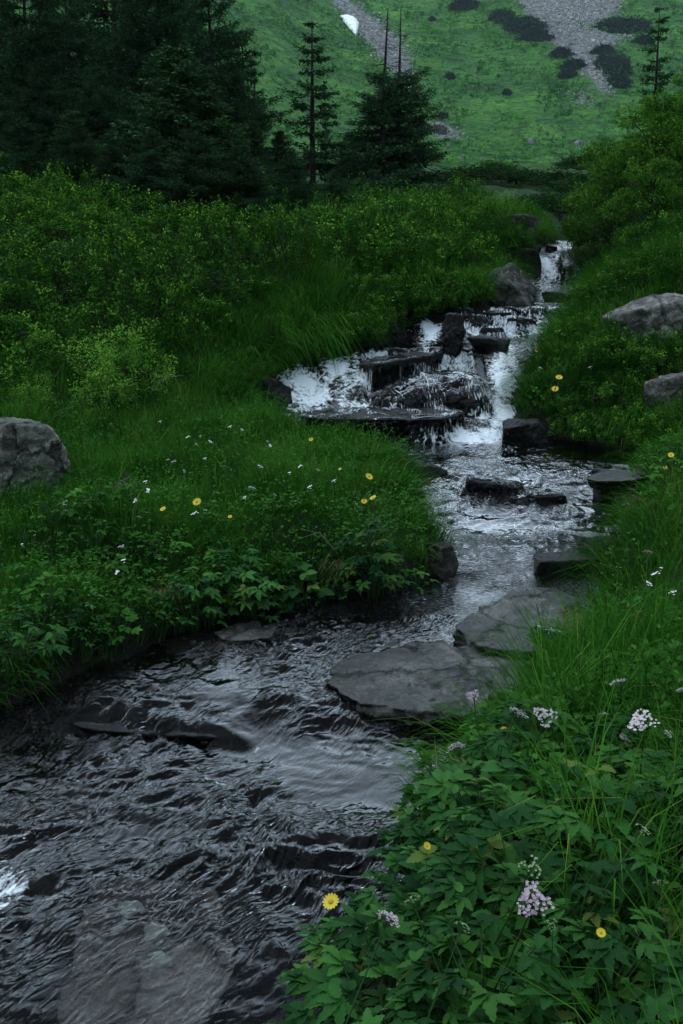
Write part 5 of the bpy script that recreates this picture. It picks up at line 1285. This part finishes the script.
# scree stones
V, Q, b = [], [], 0
CU = np.array([(-1, -1, -1), (1, -1, -1), (1, 1, -1), (-1, 1, -1), (-.7, -.8, 1), (.8, -.7, 1), (.6, .8, 1), (-.8, .6, 1)], float) * .5
CQ = np.array([(0, 3, 2, 1), (4, 5, 6, 7), (0, 1, 5, 4), (1, 2, 6, 5), (2, 3, 7, 6), (3, 0, 4, 7)])
for P, n in zip(SCR, (9000, 4000, 200, 100)):
    lo, hi = P.min(0), P.max(0); got = 0
    q = np.stack([rng.uniform(lo[0] - 3, hi[0] + 3, n * 5), rng.uniform(lo[1] - 3, hi[1] + 3, n * 5)], 1)
    s, _ = poly_sd(P, q); q = q[s < rng.normal(size=len(q)) * 1.6 + 2.2 * pnoise(q[:, 0] / 4, q[:, 1] / 5, 141)][:n]
    zz = mountain(q[:, 0], q[:, 1])
    sz = rng.uniform(.12, .32, len(q)) * (1 + (rng.uniform(size=len(q)) < .06) * 1.3)
    R = np.stack([np.linalg.qr(rng.normal(size=(3, 3)))[0] for _ in range(len(q))])
    v = np.einsum('nij,kj->nki', R, CU) * sz[:, None, None] * rng.uniform(.7, 1.4, (len(q), 1, 3)) + np.stack([q[:, 0], q[:, 1], zz + sz * .2], 1)[:, None]
    V.append(v.reshape(-1, 3)); Q.append((CQ[None] + (np.arange(len(q)) * 8)[:, None, None]).reshape(-1, 4) + b); b += len(q) * 8
o = kind(obj('scree', npmesh('scree', np.concatenate(V), np.concatenate(Q)), M['scree']), 'stuff'); o['label'] = 'grey scree stones lying in the gullies of the slope'
# old snow in the gully
sp_ = densify(np.array([hit_far(*p)[:2] for p in [(340, 17), (346, 16), (353, 18), (359, 24), (358, 31), (356, 37), (351, 30), (345, 23)]]), .6)
c = sp_.mean(0); V, Q = [], []
n = len(sp_)
for f_, hz in ((1.0, -.3), (.97, .35), (.8, .7), (.4, .9), (.02, .95)):
    for p in sp_:
        q = c + (p - c) * f_; V.append((q[0], q[1], float(mountain(q[0], q[1])) + hz + .15 * float(pnoise(q[0] / 2, q[1] / 2, 9))))
for j in range(4):
    for k in range(n): Q.append((j * n + k, j * n + (k + 1) % n, (j + 1) * n + (k + 1) % n, (j + 1) * n + k))
o = obj('snow_patch', npmesh('snow_patch', V, Q, smooth=True), M['snow']); tag(o, 'last patch of white snow in the left gully of the mountain', 'snow')

# ------------------------------------------------------------------ haze
HAZE = True
if HAZE:
    ZTOP = float(z_ground.max()) + 4
    hz_ = np.array([(-270, -175, -12), (270, -175, -12), (270, 440, -12), (-270, 440, -12), (-270, -175, ZTOP), (270, -175, ZTOP), (270, 440, ZTOP), (-270, 440, ZTOP)], float)
    m, nt, out = mat('haze_air')
    pv = N(nt, 'ShaderNodeVolumePrincipled'); pv.inputs['Color'].default_value = (.72, .86, .95, 1); pv.inputs['Density'].default_value = .0002; pv.inputs['Anisotropy'].default_value = 0.0
    nt.links.new(pv.outputs[0], out.inputs['Volume'])
    kind(obj('haze', npmesh('haze', hz_, CQ), m), 'stuff')

# ------------------------------------------------------------------ light, sky, camera
SUN_EL, SUN_AZ = math.radians(62), math.radians(-60)   # azimuth clockwise from +Y
w = bpy.data.worlds.new('World'); scene.world = w; w.use_nodes = True
nt = w.node_tree; nt.nodes.clear()
sky = nt.nodes.new('ShaderNodeTexSky'); sky.sky_type = 'NISHITA'; sky.sun_disc = False
sky.sun_elevation = SUN_EL; sky.sun_rotation = SUN_AZ; sky.air_density = 1.0; sky.dust_density = .5; sky.ozone_density = 1.5
hs = nt.nodes.new('ShaderNodeHueSaturation'); hs.inputs['Saturation'].default_value = .5
bg = nt.nodes.new('ShaderNodeBackground'); bg.inputs[1].default_value = .15
wo = nt.nodes.new('ShaderNodeOutputWorld')
nt.links.new(sky.outputs[0], hs.inputs['Color']); nt.links.new(mixc(nt, 1.0, hs.outputs[0], (.83, 1.0, 1.02), 'MULTIPLY'), bg.inputs[0]); nt.links.new(bg.outputs[0], wo.inputs[0])
sd_ = bpy.data.lights.new('sun', 'SUN'); sd_.energy = .5; sd_.angle = math.radians(140); sd_.color = (1, 1, 1)
so = bpy.data.objects.new('sun', sd_); COL.objects.link(so)
dv = Vector((math.sin(SUN_AZ) * math.cos(SUN_EL), math.cos(SUN_AZ) * math.cos(SUN_EL), math.sin(SUN_EL)))
so.rotation_euler = (-dv).to_track_quat('-Z', 'Y').to_euler()

cd = bpy.data.cameras.new('camera'); cam = bpy.data.objects.new('camera', cd); COL.objects.link(cam)
cd.sensor_fit = 'VERTICAL'; cd.sensor_height = 36; cd.sensor_width = 24; cd.lens = LENS; cd.clip_start = .05; cd.clip_end = 3000
cam.location = (0, 0, ZC); cam.rotation_euler = (math.pi / 2 - PITCH, 0, 0)
scene.camera = cam
vs = scene.view_settings; vs.view_transform = 'Standard'; vs.look = 'None'; vs.exposure = 1.45; vs.gamma = 1
cy = scene.cycles
cy.max_bounces = 6; cy.diffuse_bounces = 2; cy.glossy_bounces = 3; cy.transmission_bounces = 3; cy.transparent_max_bounces = 12; cy.volume_bounces = 0
cy.caustics_reflective = False; cy.caustics_refractive = False; cy.sample_clamp_indirect = 4
cy.use_denoising = True; cy.adaptive_threshold = .006
scene.render.filter_size = 1.15
for nm in [ob.name for ob in bpy.data.objects if ob.parent is None]:
    ob = bpy.data.objects[nm]
    if 'used' in ob.keys(): del ob['used']
    elif ob.get('label') == 'x':
        for ch in [c.name for c in ob.children]: bpy.data.objects.remove(bpy.data.objects[ch])
        bpy.data.objects.remove(ob)
for ob in bpy.data.objects:
    if 'used' in ob.keys(): del ob['used']
